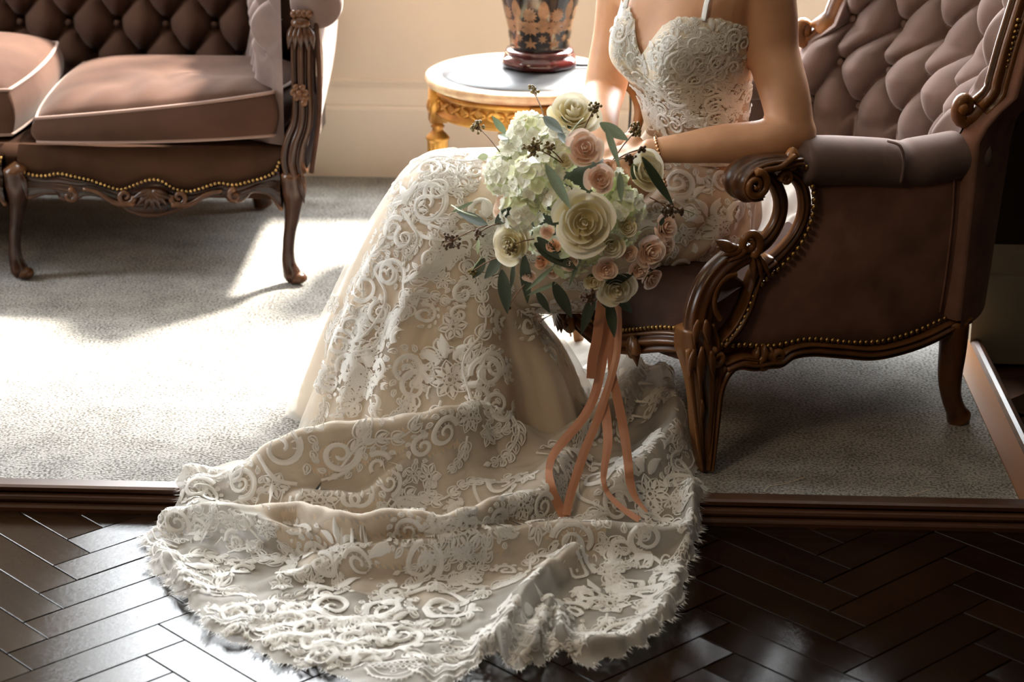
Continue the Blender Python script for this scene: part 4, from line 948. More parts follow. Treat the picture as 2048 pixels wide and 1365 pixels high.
BODPX = [(1395, 130, 0, .8, .4, 0), (1350, 95, 1, .6, 1.2, 0), (1430, 85, 2, .6, .2, 0), (1330, 140, 3, .7, 1.3, 1), (1385, 200, 0, .85, 2.6, 1), (1250, 70, 1, .55, 1.5, 1), (1262, 105, 3, .5, 1.5, 0), (1300, 195, 3, .7, 1.6, 0), (1345, 240, 1, .6, 3.5, 1), (1450, 170, 3, .7, -.6, 0), (1470, 220, 2, .6, .5, 1), (1310, 245, 2, .6, .3, 0), (1415, 245, 3, .6, .1, 0), (1465, 120, 2, .55, 1.0, 0), (1285, 150, 1, .55, 1.8, 1), (1440, 130, 3, .6, 2.0, 0), (1385, 80, 3, .5, .3, 1), (1340, 190, 2, .6, .4, 0), (1400, 165, 1, .6, 1.0, 1), (1295, 225, 0, .6, 1.4, 0), (1370, 150, 2, .5, .8, 0), (1440, 210, 1, .55, 2.2, 0), (1340, 115, 2, .45, .2, 1), (1240, 45, 3, .4, 1.6, 0), (1410, 110, 0, .5, 1.2, 1)]
for x, y, m_, s, r_, fl in BODPX:
    h_ = at_px(x, y, BODB)
    if h_ is None: continue
    VF = project(MOT[m_], h_[0], h_[1], ez, s*1.05, r_, BODB, .0034, .0014, bool(fl))
    if VF: obj('lace_applique', VF, LACE, bod)

# ================================================================== BRIDE: skirt over hips, lap and knees down to the floor
OUTER = [(1292, 262), (1275, 290), (1262, 315), (1235, 326), (1190, 322), (1115, 312), (1040, 306), (960, 304), (895, 307), (850, 318), (806, 356), (762, 430), (724, 510), (692, 590), (664, 660), (640, 730), (622, 790), (612, 850)]
INNER = [(1500, 262), (1512, 320), (1516, 385), (1506, 450), (1450, 522), (1345, 582), (1245, 604), (1170, 610), (1115, 612), (1085, 614), (1078, 622), (1090, 645), (1115, 675), (1145, 705), (1170, 745), (1190, 795), (1208, 850), (1222, 905)]
YC = [4.13, 4.14, 4.15, 4.15, 4.14, 4.12, 4.10, 4.09, 4.08, 4.07, 4.07, 4.06, 4.06, 4.05, 4.05, 4.05, 4.05, 4.05]
DP = [.085, .12, .165, .185, .185, .175, .17, .165, .155, .15, .15, .16, .17, .185, .20, .215, .23, .24]
NR, NS = 150, 160
Oc = cat([atY(x, y, Y) for (x, y), Y in zip(OUTER, YC)], NR); Ic = cat([atY(x, y, Y) for (x, y), Y in zip(INNER, YC)], NR); Dc = np.interp(np.linspace(0, 1, NR), np.linspace(0, 1, len(DP)), DP)
th = np.linspace(0, 2*pi, NS, endpoint=False); SK = np.zeros((NR, NS, 3)); yv = np.array([0, -1.0, 0])
for i in range(NR):
    t = i/(NR-1); m_ = (Oc[i]+Ic[i])/2; e = (Oc[i]-Ic[i])/2; L_ = np.linalg.norm(e)
    c_, s_ = np.cos(th), np.sin(th); cc = np.sign(c_)*np.abs(c_)**.92; ss = np.sign(s_)*np.abs(s_)**.85
    g = np.clip((t-.56)/.44, 0, 1)                      # falling part
    # pleats that deepen towards the floor
    rip = g**1.2*(.020*np.sin(7*th+1.2+1.6*g)+.012*np.sin(13*th-.6+2.0*g)+.008*np.sin(22*th+g*3))
    # broad fold: near panel hangs proud, the part behind the knee falls back into shade
    stp = 1/(1+np.exp(-(th-1.95)/.045))*(1/(1+np.exp((th-4.2)/.2)))
    rip = rip-.055*g**.6*stp
    rip = rip+.022*g**.5*np.exp(-((th-1.75)/.16)**2)+.016*g*np.exp(-((th-1.2)/.10)**2)-.014*g*np.exp(-((th-.95)/.10)**2)+.012*g*np.exp(-((th-.6)/.08)**2)
    # drag lines over the hip and lap
    lap = np.exp(-((t-.22)/.12)**2)
    rip = rip+lap*(.008*np.sin(14*th+30*t)+.006*np.sin(23*th-26*t))*(np.sin(th) > 0)
    SK[i] = m_+np.outer(cc*(1+rip/max(L_, .05)), e)+np.outer(ss*(Dc[i]+rip), yv)
SKV = (SK.reshape(-1, 3), gridF(NR, NS, cv=True))
skirt = obj('skirt', SKV, SATIN, bride)

# sheer outer layer over the falling part
r_a = int(NR*.46); tt = np.linspace(0, 1, NR)[r_a:, None]; gg = np.clip((tt-.50)/.5, 0, 1)
cen_r = SK[r_a:].mean(1, keepdims=True); dv = SK[r_a:]-cen_r; dl_ = np.linalg.norm(dv, axis=2, keepdims=True)
amt = .004+gg*(.012+.016*np.maximum(0, np.sin(9*th[None]+3.0+1.2*gg))+.010*np.maximum(0, np.sin(17*th[None]+1.0)))
SK2 = cen_r+dv*(1+amt[..., None]/dl_); SK2V = (SK2.reshape(-1, 3), gridF(NR-r_a, NS, cv=True))
overskirt = obj('overskirt', SK2V, VOILE, bride)

# ================================================================== BRIDE: train, a folded cloth spread over carpet, step and parquet
HEM = [(640, 770, .05), (600, 815, .05), (545, 858, .05), (505, 905, .04), (440, 945, .02), (372, 985, .02), (356, 1012, .02), (308, 1048, .02), (286, 1088, 0), (300, 1120, 0), (302, 1150, 0), (338, 1180, 0), (372, 1215, 0), (418, 1270, 0), (495, 1300, 0), (560, 1332, 0), (640, 1350, 0), (720, 1372, 0), (820, 1392, 0), (890, 1385, 0), (945, 1352, 0), (985, 1325, 0), (1022, 1348, 0), (1080, 1338, 0), (1122, 1318, 0), (1180, 1340, 0), (1262, 1318, 0), (1312, 1285, 0), (1352, 1228, .01), (1376, 1150, .02), (1388, 1090, .02), (1403, 1055, .02), (1406, 990, .03), (1398, 935, .05), (1386, 860, .06), (1370, 785, .06), (1338, 712, .06), (1278, 672, .05), (1195, 640, .04), (1090, 640, .02), (960, 650, .02), (840, 680, .02), (720, 720, .02)]
NT, NRd = 560, 130
hem = cat([atZ(x, y, z if y < 960 else FZ+z)*np.array([1, 1, 0]) for x, y, z in HEM], NT, True)
cen = atZ(905, 850, .02)*np.array([1, 1, 0])
rr = np.linspace(0, 1, NRd)[None, :, None]; XY = cen[None, None]*(1-rr)+hem[:, None]*rr
jit = np.sin(np.arange(NT)/NT*2*pi*64)*.006+np.sin(np.arange(NT)/NT*2*pi*23+1)*.004
dirs = hem-cen; dirs /= np.linalg.norm(dirs, axis=1)[:, None]
XY = XY+(dirs*jit[:, None])[:, None]*(rr**6)
X, Yy = XY[..., 0], XY[..., 1]; rad = np.broadcast_to(rr[..., 0], X.shape)
base = np.where(Yy > 3.70, .0, 0.0); base = FZ*(1/(1+np.exp((Yy-3.652)/.010)))
# ridges: polylines (px, py, height) on the cloth with widths on the far and near side
RIDGES = [
 ([(505, 925, .05), (540, 880, .085), (640, 835, .12), (760, 818, .13), (880, 805, .13), (960, 812, .10), (1030, 850, .06)], .055, .075),
 ([(520, 960, .03), (640, 940, .06), (760, 935, .06), (860, 905, .05), (940, 900, .03)], .03, .035),
 ([(372, 990, .03), (450, 972, .055), (600, 952, .085), (700, 968, .10), (800, 1000, .105), (900, 1012, .10), (1000, 985, .085), (1090, 940, .06), (1130, 905, .04)], .055, .040),
 ([(330, 1030, .03), (400, 1012, .055), (470, 1012, .07), (560, 1042, .065), (640, 1065, .05), (705, 1082, .02)], .050, .022),
 ([(640, 1125, .02), (700, 1092, .05), (780, 1080, .06), (860, 1078, .062), (960, 1060, .06), (1060, 1045, .055), (1180, 1040, .055), (1300, 1045, .06), (1385, 1058, .045)], .045, .030),
 ([(560, 1165, .01), (650, 1130, .025), (740, 1115, .03)], .03, .035),
 ([(955, 1335, .03), (990, 1280, .05), (1030, 1200, .06), (1085, 1130, .06), (1150, 1085, .05)], .03, .022),
 ([(1045, 1330, .03), (1068, 1270, .035), (1100, 1200, .03)], .018, .016),
 ([(1120, 1320, .035), (1122, 1270, .045), (1118, 1220, .03)], .016, .014),
 ([(1150, 1290, .015), (1240, 1270, .04), (1320, 1225, .045), (1372, 1140, .03)], .03, .03),
 ([(1180, 980, .03), (1260, 930, .05), (1330, 860, .07), (1350, 800, .08), (1320, 730, .06)], .05, .045),
 ([(1130, 860, .05), (1210, 800, .07), (1270, 730, .07), (1250, 690, .05)], .04, .035),
 ([(1380, 960, .03), (1385, 1010, .035), (1375, 1100, .03)], .02, .022),
 ([(345, 1175, .015), (385, 1215, .03), (430, 1270, .035), (520, 1305, .035), (620, 1335, .035), (720, 1358, .035), (840, 1375, .035), (930, 1350, .03)], .022, .018),
 ([(300, 1095, .01), (350, 1130, .022), (375, 1180, .025)], .02, .018)]
Hh = np.zeros_like(X)
for pts, wf, wn in RIDGES:
    Q = []
    for x, y, h_ in pts:
        h_ *= 1.08; p = atZ(x, y, (h_ if y < 985 else FZ+h_)); Q.append([p[0], p[1], h_])
    Q = cat(Q, 40); best = np.full(X.shape, 1e9); hh = np.zeros_like(X); sg = np.zeros_like(X)
    for i in range(len(Q)-1):
        a, b = Q[i], Q[i+1]; dx, dy = b[0]-a[0], b[1]-a[1]; l2 = dx*dx+dy*dy+1e-12
        t = np.clip(((X-a[0])*dx+(Yy-a[1])*dy)/l2, 0, 1); ex_ = X-(a[0]+t*dx); ey_ = Yy-(a[1]+t*dy); d2 = ex_**2+ey_**2; mk = d2 < best
        best = np.where(mk, d2, best); hh = np.where(mk, a[2]+t*(b[2]-a[2]), hh); sg = np.where(mk, (dx*ey_-dy*ex_)/np.sqrt(l2*d2+1e-12), sg)
    wn = wn*.75; dd = np.sqrt(best); lr = Q[-1][0] > Q[0][0]; fk = .5+.5*(sg if lr else -sg)
    wd = wn+(wf-wn)*fk; z_ = hh*np.exp(-(dd/wd)**(2.0-.3*fk))
    Hh = np.log(np.exp(Hh*60)+np.exp(z_*60)-1)/60
# general small crumple, ruffled hem
ang = np.broadcast_to((np.arange(NT)/NT*2*pi)[:, None], X.shape)
Hh = Hh+.004*np.sin(X*38+Yy*21)*np.cos(Yy*47-X*13)+.006+.004*np.sin(X*71-Yy*63)*np.sin(X*25+Yy*80)
Hh = Hh+.014*(rad**10)*(.5+.5*np.sin(ang*46+2*np.sin(ang*9)))*(.6+.4*np.sin(ang*17))
Hh = Hh*np.clip((1.0-rad)/.035, .12, 1)**.6
Zt_ = base+.004+np.maximum(Hh, .0015)
# underlying mound where the skirt meets the floor
Zt_ = Zt_+.10*np.exp(-((X-cen[0])**2+(Yy-cen[1])**2)/.012)
Zs = np.maximum(0, Zt_-base-.02); TR_ = np.stack([X, Yy-.55*Zs, Zt_], 2); TRV = (TR_.reshape(-1, 3), gridF(NT, NRd, cu=True))
train = obj('train', TRV, TULLE, bride)
# champagne lining beneath the inner two thirds of the train
k_ = int(NRd*.70); LN = TR_[:, :k_].copy(); LN[..., 2] -= .0035; lining = obj('train_lining', (LN.reshape(-1, 3), gridF(NT, k_, cu=True)), SATIN, bride)
# eyelash fringe and eyelet scallops round the hem
fv = []; ff = []
for k in range(1500):
    a = RNG.uniform(0, NT); i = int(a) % NT; f = a-int(a)
    if not (60 < i < 480): continue
    p = TR_[i, -1]*(1-f)+TR_[(i+1) % NT, -1]*f; d = dirs[i]; s_ = np.array([-d[1], d[0], 0]); ln = RNG.uniform(.006, .016); tip = p+d*ln+s_*RNG.normal(0, .004)+ez*RNG.normal(.001, .0015)
    n_ = len(fv); fv += [p-s_*.0007, p+s_*.0007, tip]; ff.append((n_, n_+1, n_+2))
obj('hem_fringe', (np.array(fv), ff), LACE, train, kind='stuff')
DRB = bvh_of(SKV, SK2V, TRV); TRB = bvh_of(TRV)
def ring2(x, y, r, w=.0011): return rib(sp2(x, y, r, 0, 1.02, 10, 1.0), w)
def scallop():
    L_ = [rib(c2([(-.05, -.005), (-.03, -.028), (0, -.036), (.03, -.028), (.05, -.005)], 20), .0022), rib(c2([(-.045, .004), (-.025, -.015), (0, -.022), (.025, -.015), (.045, .004)], 18), .0014), rib(c2([(-.05, .022), (-.025, .018), (0, .020), (.025, .018), (.05, .022)], 14), .002)]
    for i in range(-4, 5):
        for j in range(3): 
            y = .012-.0105*j-.0; x = i*.0105+(j % 2)*.005
            if y > -.012+.5*abs(x)*.6: L_.append(ring2(x, y, .0045))
    for i in range(-5, 6): x = i*.0085; yb = -.034+(abs(x)/.05)**2*.028; L_.append(leaf2(x, yb, -pi/2, .010, .0018, 4))
    return L_
SCAL = scallop()
for i in range(64, 470, 15):
    p = TR_[i, -9]; d = dirs[i]
    VF = project(SCAL, p, np.array([0, 0, 1.0]), -d, .92, 0, TRB, .0012, .001)
    if VF: obj('hem_scallop', VF, LACE, train)

# lace appliques over the dress
LACEPX = [ # px, py, motif, size, rotation, flip
 (900, 415, 0, 1.15, .2, 0), (870, 480, 1, 1.1, 1.4, 1), (925, 520, 3, 1.0, -.9, 0), (830, 420, 2, .8, .9, 0), (985, 470, 2, .8, .3, 0), (800, 560, 1, .9, 1.2, 0), (760, 500, 3, .9, 1.1, 0), (720, 610, 0, .9, 1.0, 1), (700, 700, 1, .9, 1.3, 0), (650, 760, 2, .8, .6, 0), (770, 680, 3, .9, 1.3, 1),
 (860, 690, 0, 1.1, .5, 1), (820, 760, 1, 1.0, .4, 0), (900, 760, 2, 1.0, .2, 0), (960, 680, 3, 1.05, 1.1, 0), (985, 620, 1, .9, .8, 1), (1000, 740, 0, 1.0, 1.3, 0), (940, 830, 2, .9, .2, 0), (1010, 820, 1, .9, .9, 1), (740, 770, 2, .8, .3, 1), (880, 600, 3, .7, .1, 0), (680, 640, 3, .8, 1.2, 0),
 (1080, 660, 3, .9, -1.1, 1), (1095, 620, 2, .6, .2, 0), (910, 325, 3, .8, .0, 0), (850, 350, 1, .8, .4, 0),
 (1350, 385, 1, .9, .2, 0), (1420, 400, 0, .95, .6, 1), (1370, 450, 3, .9, -.6, 0), (1330, 510, 0, .9, -.4, 0), (1440, 460, 2, .8, .4, 0), (1400, 350, 3, .8, .1, 1), (1290, 560, 2, .85, .1, 0), (1220, 590, 3, .8, .1, 1), (1460, 370, 1, .7, 1.2, 0), (1290, 480, 1, .8, .3, 1), (1330, 345, 2, .7, 0, 0), (1270, 285, 1, .6, .8, 0), (1310, 420, 3, .8, .2, 0), (1380, 510, 1, .8, -.5, 1),
 # puddled skirt and train
 (610, 905, 0, 1.15, .2, 0), (700, 900, 1, 1.1, -.1, 1), (780, 880, 3, 1.0, .3, 0), (560, 870, 2, .8, .3, 0), (850, 870, 2, .9, .2, 0), (930, 870, 1, .9, .3, 0), (720, 845, 3, .9, .1, 1), (650, 860, 1, .8, .3, 1),
 (480, 990, 1, .9, .1, 0), (560, 985, 0, 1.0, .2, 1), (640, 1000, 2, 1.0, .1, 0), (700, 1010, 3, .9, .0, 0), (430, 960, 3, .7, .3, 0), (860, 1005, 3, .9, .1, 0), (780, 985, 1, .8, 0, 0), (1010, 985, 0, .9, .5, 0), (950, 1030, 1, 1.0, .2, 1), (1060, 960, 3, .9, .6, 0), (1040, 1010, 2, .9, .3, 0), (880, 1060, 2, .8, .1, 0),
 (440, 1040, 3, .9, .0, 1), (530, 1055, 2, .7, .1, 0), (370, 1060, 1, .8, .9, 0), (520, 1110, 0, 1.0, .0, 0), (600, 1115, 1, .9, .1, 1), (450, 1125, 3, .9, .2, 0), (660, 1110, 2, .7, .1, 0), (420, 1180, 1, .9, .4, 0), (500, 1180, 3, .9, .2, 1), (590, 1200, 3, .8, .3, 0),
 (760, 1085, 1, .9, .1, 0), (830, 1095, 0, .9, .2, 1), (900, 1100, 3, .8, .2, 0), (960, 1085, 2, .8, 0, 0), (720, 1170, 0, 1.1, .3, 0), (790, 1150, 2, 1.0, .1, 1), (860, 1150, 1, 1.0, .5, 0), (930, 1140, 3, .9, .2, 0), (680, 1230, 1, 1.1, .2, 1), (760, 1230, 3, 1.1, .0, 0), (840, 1220, 0, 1.1, .4, 0), (920, 1210, 2, 1.0, .2, 0), (960, 1170, 1, .8, .3, 1), (800, 1290, 1, 1.0, .1, 0), (880, 1280, 3, 1.0, .2, 1), (700, 1290, 2, .9, .2, 0), (620, 1270, 0, .9, .2, 0), (540, 1250, 2, .9, .3, 0), (480, 1240, 1, .8, .4, 1),
 (1160, 920, 1, 1.0, .8, 0), (1220, 960, 0, 1.0, .3, 0), (1290, 900, 3, 1.0, 1.0, 1), (1330, 940, 1, 1.0, .5, 0), (1360, 870, 2, .9, .9, 0), (1300, 990, 2, 1.0, .2, 0), (1370, 1000, 0, .9, .6, 1), (1180, 1010, 3, .9, .3, 0), (1120, 980, 2, .8, .2, 0), (1250, 1030, 1, .9, .1, 1), (1340, 1050, 3, .9, .3, 0), (1290, 750, 0, 1.0, .5, 0), (1230, 710, 3, .9, .4, 1), (1200, 800, 1, .9, .9, 0), (1260, 820, 2, .9, .5, 0), (1330, 780, 3, .9, 1.1, 0), (1150, 860, 3, .9, .7, 1),
 (1190, 1090, 0, .95, .2, 0), (1240, 1085, 2, 1.0, .0, 0), (1300, 1100, 1, .95, .3, 1), (1180, 1150, 1, 1.0, .7, 0), (1250, 1150, 3, 1.0, .5, 0), (1320, 1160, 0, 1.0, .8, 1), (1350, 1110, 2, .8, .6, 0), (1220, 1210, 2, 1.0, .3, 0), (1290, 1210, 1, 1.0, .5, 0), (1180, 1240, 3, .9, .2, 1), (1080, 1200, 3, .9, 1.0, 0), (1050, 1260, 2, .8, .3, 0), (1010, 1290, 1, .7, .8, 0), (1250, 1270, 0, .9, .4, 0), (1100, 1110, 3, .8, .5, 0)]
placed = []
for x, y, m_, s, r_, fl in LACEPX:
    h_ = at_px(x, y, DRB)
    if h_ is None or any(np.linalg.norm(h_[0]-q) < .078*s for q in placed): continue
    placed.append(h_[0])
    on_skirt = np.min(np.abs(h_[0][2])) > .0 and BVHTree is not None and (lambda q: (np.linalg.norm(np.array(q[0])-h_[0]) > .004))(TRB.find_nearest(Vector(h_[0])))
    VF = project(MOT[m_], h_[0], h_[1], ez, s*1.16, r_, DRB, .0036, .0014, bool(fl))
    if VF: obj('lace_applique', VF, LACE, skirt if on_skirt else train)

# loose skirt cloth lying on the seat behind the hip
dl = [atY(1492, 470, 4.10), atY(1488, 420, 4.18), atY(1486, 372, 4.30)]; dr = [atY(1590, 452, 4.16)*1.0, atY(1622, 415, 4.26), atY(1640, 372, 4.40)]
DRP = coons(dl, dr, [dl[0], (dl[0]+dr[0])/2+ez*.004, dr[0]], [dl[2], (dl[2]+dr[2])/2+ez*.02, dr[2]], 40, 30)
uu_, vv_ = np.meshgrid(np.linspace(0, 1, 40), np.linspace(0, 1, 30), indexing='ij')
DRP[..., 2] = np.maximum(DRP[..., 2]+.006*np.sin(9*uu_+7*vv_)+.004*np.sin(17*uu_-5*vv_), .366)
obj('skirt_drape', (DRP.reshape(-1, 3), gridF(40, 30)), TULLE, bride)

# beaded bracelet on the near wrist
brc = thing('bracelet', 'thin rose-gold beaded bracelet hanging on the wrist of the near arm', 'bracelet', tuple(atY(1318, 300, 3.92)))
bd = mesh_data('bead', *ball((0, 0, 0), .0036, 5, 8), PEARL); wc = atY(1319, 303, 3.93); ax = (elL-wrL)/np.linalg.norm(elL-wrL); b1_ = np.cross(ax, ez); b1_ /= np.linalg.norm(b1_); b2_ = np.cross(ax, b1_)
for k in range(26):
    a = 2*pi*k/26; p = wc+b1_*cos(a)*.0265+b2_*sin(a)*.029-ez*.004+ax*.004*sin(a); link('bead', bd, brc, mw=Matrix.Translation(Vector(p)))
for k in range(7): link('bead', bd, brc, mw=Matrix.Translation(Vector(wc-b1_*np.sign(b1_[1])*.028-ez*(.018+.0068*k)+ax*.002*k)))

# ================================================================== BOUQUET
BC = atY(1146, 412, 3.86); BR = .158
bq = thing('bouquet', 'bridal bouquet of ivory and blush roses, hydrangea and eucalyptus with terracotta ribbons', 'bouquet', tuple(BC))
def onb(x, y, lift=0.0, R=BR):
    d = ray(x, y); d = d/np.linalg.norm(d); oc = CAMP-BC; b = d@oc; c = oc@oc-R*R; D = b*b-c
    if D > 0: p = CAMP+d*(-b-sqrt(D))
    else: p = CAMP+d*(-b); 
    n = (p-BC); n /= np.linalg.norm(n); return p+n*lift, n
PXM = np.linalg.norm(BC-CAMP)/FPX                                            # metres per pixel at the bouquet
def frame(n, spin=0.0, scale=1.0):
    n = Vector(n).normalized(); q = n.to_track_quat('Z', 'Y'); return q.to_matrix().to_4x4() @ Matrix.Rotation(spin, 4, 'Z') @ Matrix.Scale(scale, 4)
def petal_mesh(r, hgt, half, curl, mat_, z0, seedk):
    nu_, nv_ = 11, 10; V = []; rg = np.random.default_rng(seedk)
    f1, f2 = rg.uniform(0, 6, 2)
    for i in range(nu_):
        u = -1+2*i/(nu_-1)
        for j in range(nv_):
            v = j/(nv_-1); edge = (1-.22*abs(u)**3); vv = v*edge
            R = r*(sin(min(1, vv*1.25)*pi/2)**.75)+curl*r*max(0, vv-.62)**2*3.2+.02*r*sin(5*u+f1)*v**3
            a = u*half*(.35+.65*sin(min(1, v*1.5)*pi/2)); z = z0+hgt*vv-curl*hgt*max(0, vv-.75)**2*3.5+.03*hgt*sin(4*u+f2)*v**3
            V.append((R*cos(a), R*sin(a), z))
    return mesh_data('petal', V, gridF(nu_, nv_), mat_)
def rose_kit(layers, mat_, open_):
    kit = []
    for k in range(layers):
        t = k/(layers-1); r = .10+.90*t**.9; kit.append((petal_mesh(r, .86-.50*t*open_, 1.12-.30*t, .04+.34*t*open_, mat_, -.10*t*open_, k), k*2.399+.35*sin(k*1.7)))
    core = mesh_data('rose_heart', *tube(np.array([(.05*cos(a)*a/9, .05*sin(a)*a/9, .40+.018*a) for a in np.linspace(0, 12, 40)]), np.full(40, .035), 6), mat_)
    return kit, core
KITS = {'w': rose_kit(19, ROSEW, 1.0), 'b': rose_kit(15, ROSEB, .9), 'p': rose_kit(10, ROSEP, .6), 'c': rose_kit(13, ROSEW, .62)}
calyx_me = mesh_data('calyx', *join(lathe([(.03, -.75), (.05, -.45), (.20, -.28), (.55, -.14), (.62, -.02)], (0, 0, 0), 16)), LEAFG)
def rose(x, y, rpx, kit, tilt=(0, 0), lift=0.0, nm='rose'):
    p, n = onb(x, y, lift); d = -ray(x, y); d = d/np.linalg.norm(d)
    n = n*.42+d*.75+rt*tilt[0]+up*tilt[1]; n /= np.linalg.norm(n)
    R = rpx*PXM; sp_ = RNG.uniform(0, 6)
    mw = Matrix.Translation(Vector(p-n*R*.35)) @ frame(n, sp_, R)
    kt, core = KITS[kit]; root = link(nm, core, bq, mw=mw)
    for me, a in kt:
        o = bpy.data.objects.new('petal', me); COL.objects.link(o); o.parent = root; o.matrix_local = Matrix.Rotation(a+RNG.normal(0, .08), 4, 'Z') @ Matrix.Rotation(RNG.normal(0, .03), 4, 'X')
    o = bpy.data.objects.new('calyx', calyx_me); COL.objects.link(o); o.parent = root
    return root
ROSES = [(1148, 254, 49, 'w', (.15, .35), .03), (1163, 437, 60, 'w', (0, 0), .045), (1275, 350, 42, 'c', (.35, .15), .02), (1034, 480, 40, 'w', (-.35, .1), .02), (1218, 551, 38, 'w', (0, -.1), .03), (1208, 478, 30, 'c', (.1, -.1), .03),
 (1163, 326, 36, 'b', (.05, .05), .05), (1188, 371, 29, 'b', (.1, 0), .045), (1200, 515, 24, 'b', (0, -.1), .035), (1267, 483, 31, 'b', (.2, -.1), .045), (1303, 448, 27, 'b', (.35, .1), .03), (1306, 482, 24, 'b', (.3, -.1), .025), (1280, 536, 23, 'b', (.25, -.3), .03), (1252, 514, 20, 'b', (.1, -.2), .04),
 (1206, 343, 17, 'p', (.2, 0), .02), (1111, 481, 15, 'p', (-.1, 0), .02), (1088, 513, 16, 'p', (0, -.2), .015), (1098, 460, 14, 'b', (0, 0), .015), (1107, 537, 14, 'b', (0, -.3), .01), (1006, 416, 24, 'b', (-.4, 0), .0), (1236, 446, 20, 'c', (.1, 0), .03), (1182, 545, 20, 'c', (0, -.2), .02), (1064, 545, 15, 'b', (-.1, -.3), .01), (1140, 512, 17, 'b', (0, -.2), .02), (1238, 490, 17, 'b', (.1, -.1), .035), (1290, 510, 18, 'b', (.3, -.2), .02), (1132, 330, 16, 'c', (0, .1), .02)]
for r_ in ROSES: rose(*r_)
# hydrangea heads: many four-petalled florets each
def floret_mesh(mat_, seedk):
    V = []; F = []; rg = np.random.default_rng(seedk)
    for k in range(4):
        a0 = k*pi/2+rg.normal(0, .08); nu_, nv_ = 6, 6; n0 = len(V); cup = rg.uniform(.12, .4)
        for i in range(nu_):
            v = i/(nu_-1)
            for j in range(nv_):
                u = -1+2*j/(nv_-1); wdt = .62*sin(pi*min(1, (v*.86+.06))**.75)**.8; x = .05+v*.95; y = u*wdt; z = cup*v*v+.16*(u*u-.3)*v+.05*sin(3*u+k)
                V.append((x*cos(a0)-y*sin(a0), x*sin(a0)+y*cos(a0), z+.02*k))
        F += [tuple(q+n0 for q in f) for f in gridF(nu_, nv_)]
    b = ball((0, 0, .06), .09, 4, 6); n0 = len(V); V += [tuple(v) for v in b[0]]; F += [tuple(q+n0 for q in f) for f in b[1]]
    return mesh_data('floret', V, F, mat_)
FLW = [floret_mesh(HYDW, k) for k in range(4)]; FLG = [floret_mesh(HYDG, k+9) for k in range(4)]
def hydrangea(x, y, rpx, nfl, green, lift=0.0):
    p, n = onb(x, y, lift); R = rpx*PXM; c = p-n*R*.75
    head = obj('hydrangea_head', ball(c, R*.72, 10, 14), HYDG, bq)
    for k in range(nfl):
        z = 1-1.15*(k+.5)/nfl; a = k*2.39996; s_ = sqrt(max(0, 1-z*z)); loc = Vector((s_*cos(a), s_*sin(a), z)); q = Vector(n).to_track_quat('Z', 'Y'); dv = q @ loc; dv = (dv+Vector(RNG.normal(0, .12, 3))).normalized()
        g = RNG.uniform() < green; me = (FLG if g else FLW)[k % 4]
        mw = Matrix.Translation(Vector(c)+dv*R*RNG.uniform(.9, 1.05)) @ frame(dv, RNG.uniform(0, 6), 15.0*PXM*RNG.uniform(.85, 1.1))
        link('floret', me, head, mw=mw)
for h_ in [(1062, 272, 42, 34, .08, .03), (1108, 288, 34, 22, .15, .02), (1004, 345, 42, 34, .05, .015), (1072, 362, 50, 40, .3, .03), (1040, 420, 40, 30, .25, .02), (1248, 420, 42, 30, .6, .02), (1140, 532, 30, 18, .5, .005), (1120, 400, 34, 20, .6, .02), (1020, 300, 34, 22, .02, .01), (1120, 300, 36, 22, .4, .01), (1230, 360, 30, 18, .5, .0), (1175, 510, 30, 16, .4, .0), (1075, 500, 30, 16, .4, -.01), (1255, 470, 28, 14, .4, .0)]: hydrangea(*h_)
# leaves
def leaf_mesh(mat_, fold=.22, nm='leaf'):
    nu_, nv_ = 13, 5; V = []
    for i in range(nu_):
        t = i/(nu_-1); wd = .5*sin(pi*min(1, t*.97+.02)**.85)**.9
        for j in range(nv_):
            u = -1+2*j/(nv_-1); V.append((u*wd, t, fold*abs(u)*wd-.10*sin(pi*t)+.0))
    return mesh_data(nm, V, gridF(nu_, nv_), mat_)
LM = {'d': leaf_mesh(LEAFD), 'g': leaf_mesh(LEAFG), 'p': leaf_mesh(LEAFP)}
def leaf(x0, y0, x1, y1, wpx, kind, l0=.03, l1=.04, dep=0.0):
    p0, n0 = onb(x0, y0, l0); p1, n1 = onb(x1, y1, l1); d = p1-p0; ln = np.linalg.norm(d); d /= ln
    v = -ray((x0+x1)/2, (y0+y1)/2); v /= np.linalg.norm(v); z = v*.75+(n0+n1)*.2+RNG.normal(0, .12, 3); z = z-d*(z@d); z /= np.linalg.norm(z); x = np.cross(d, z); W_ = wpx*PXM
    m = Matrix(((x[0]*W_, d[0]*ln, z[0]*W_, p0[0]), (x[1]*W_, d[1]*ln, z[1]*W_, p0[1]), (x[2]*W_, d[2]*ln, z[2]*W_, p0[2]), (0, 0, 0, 1)))
    link('leaf', LM[kind], bq, mw=m)
z6 = lambda x, y: (900+x/2.844, 200+y/2.844)
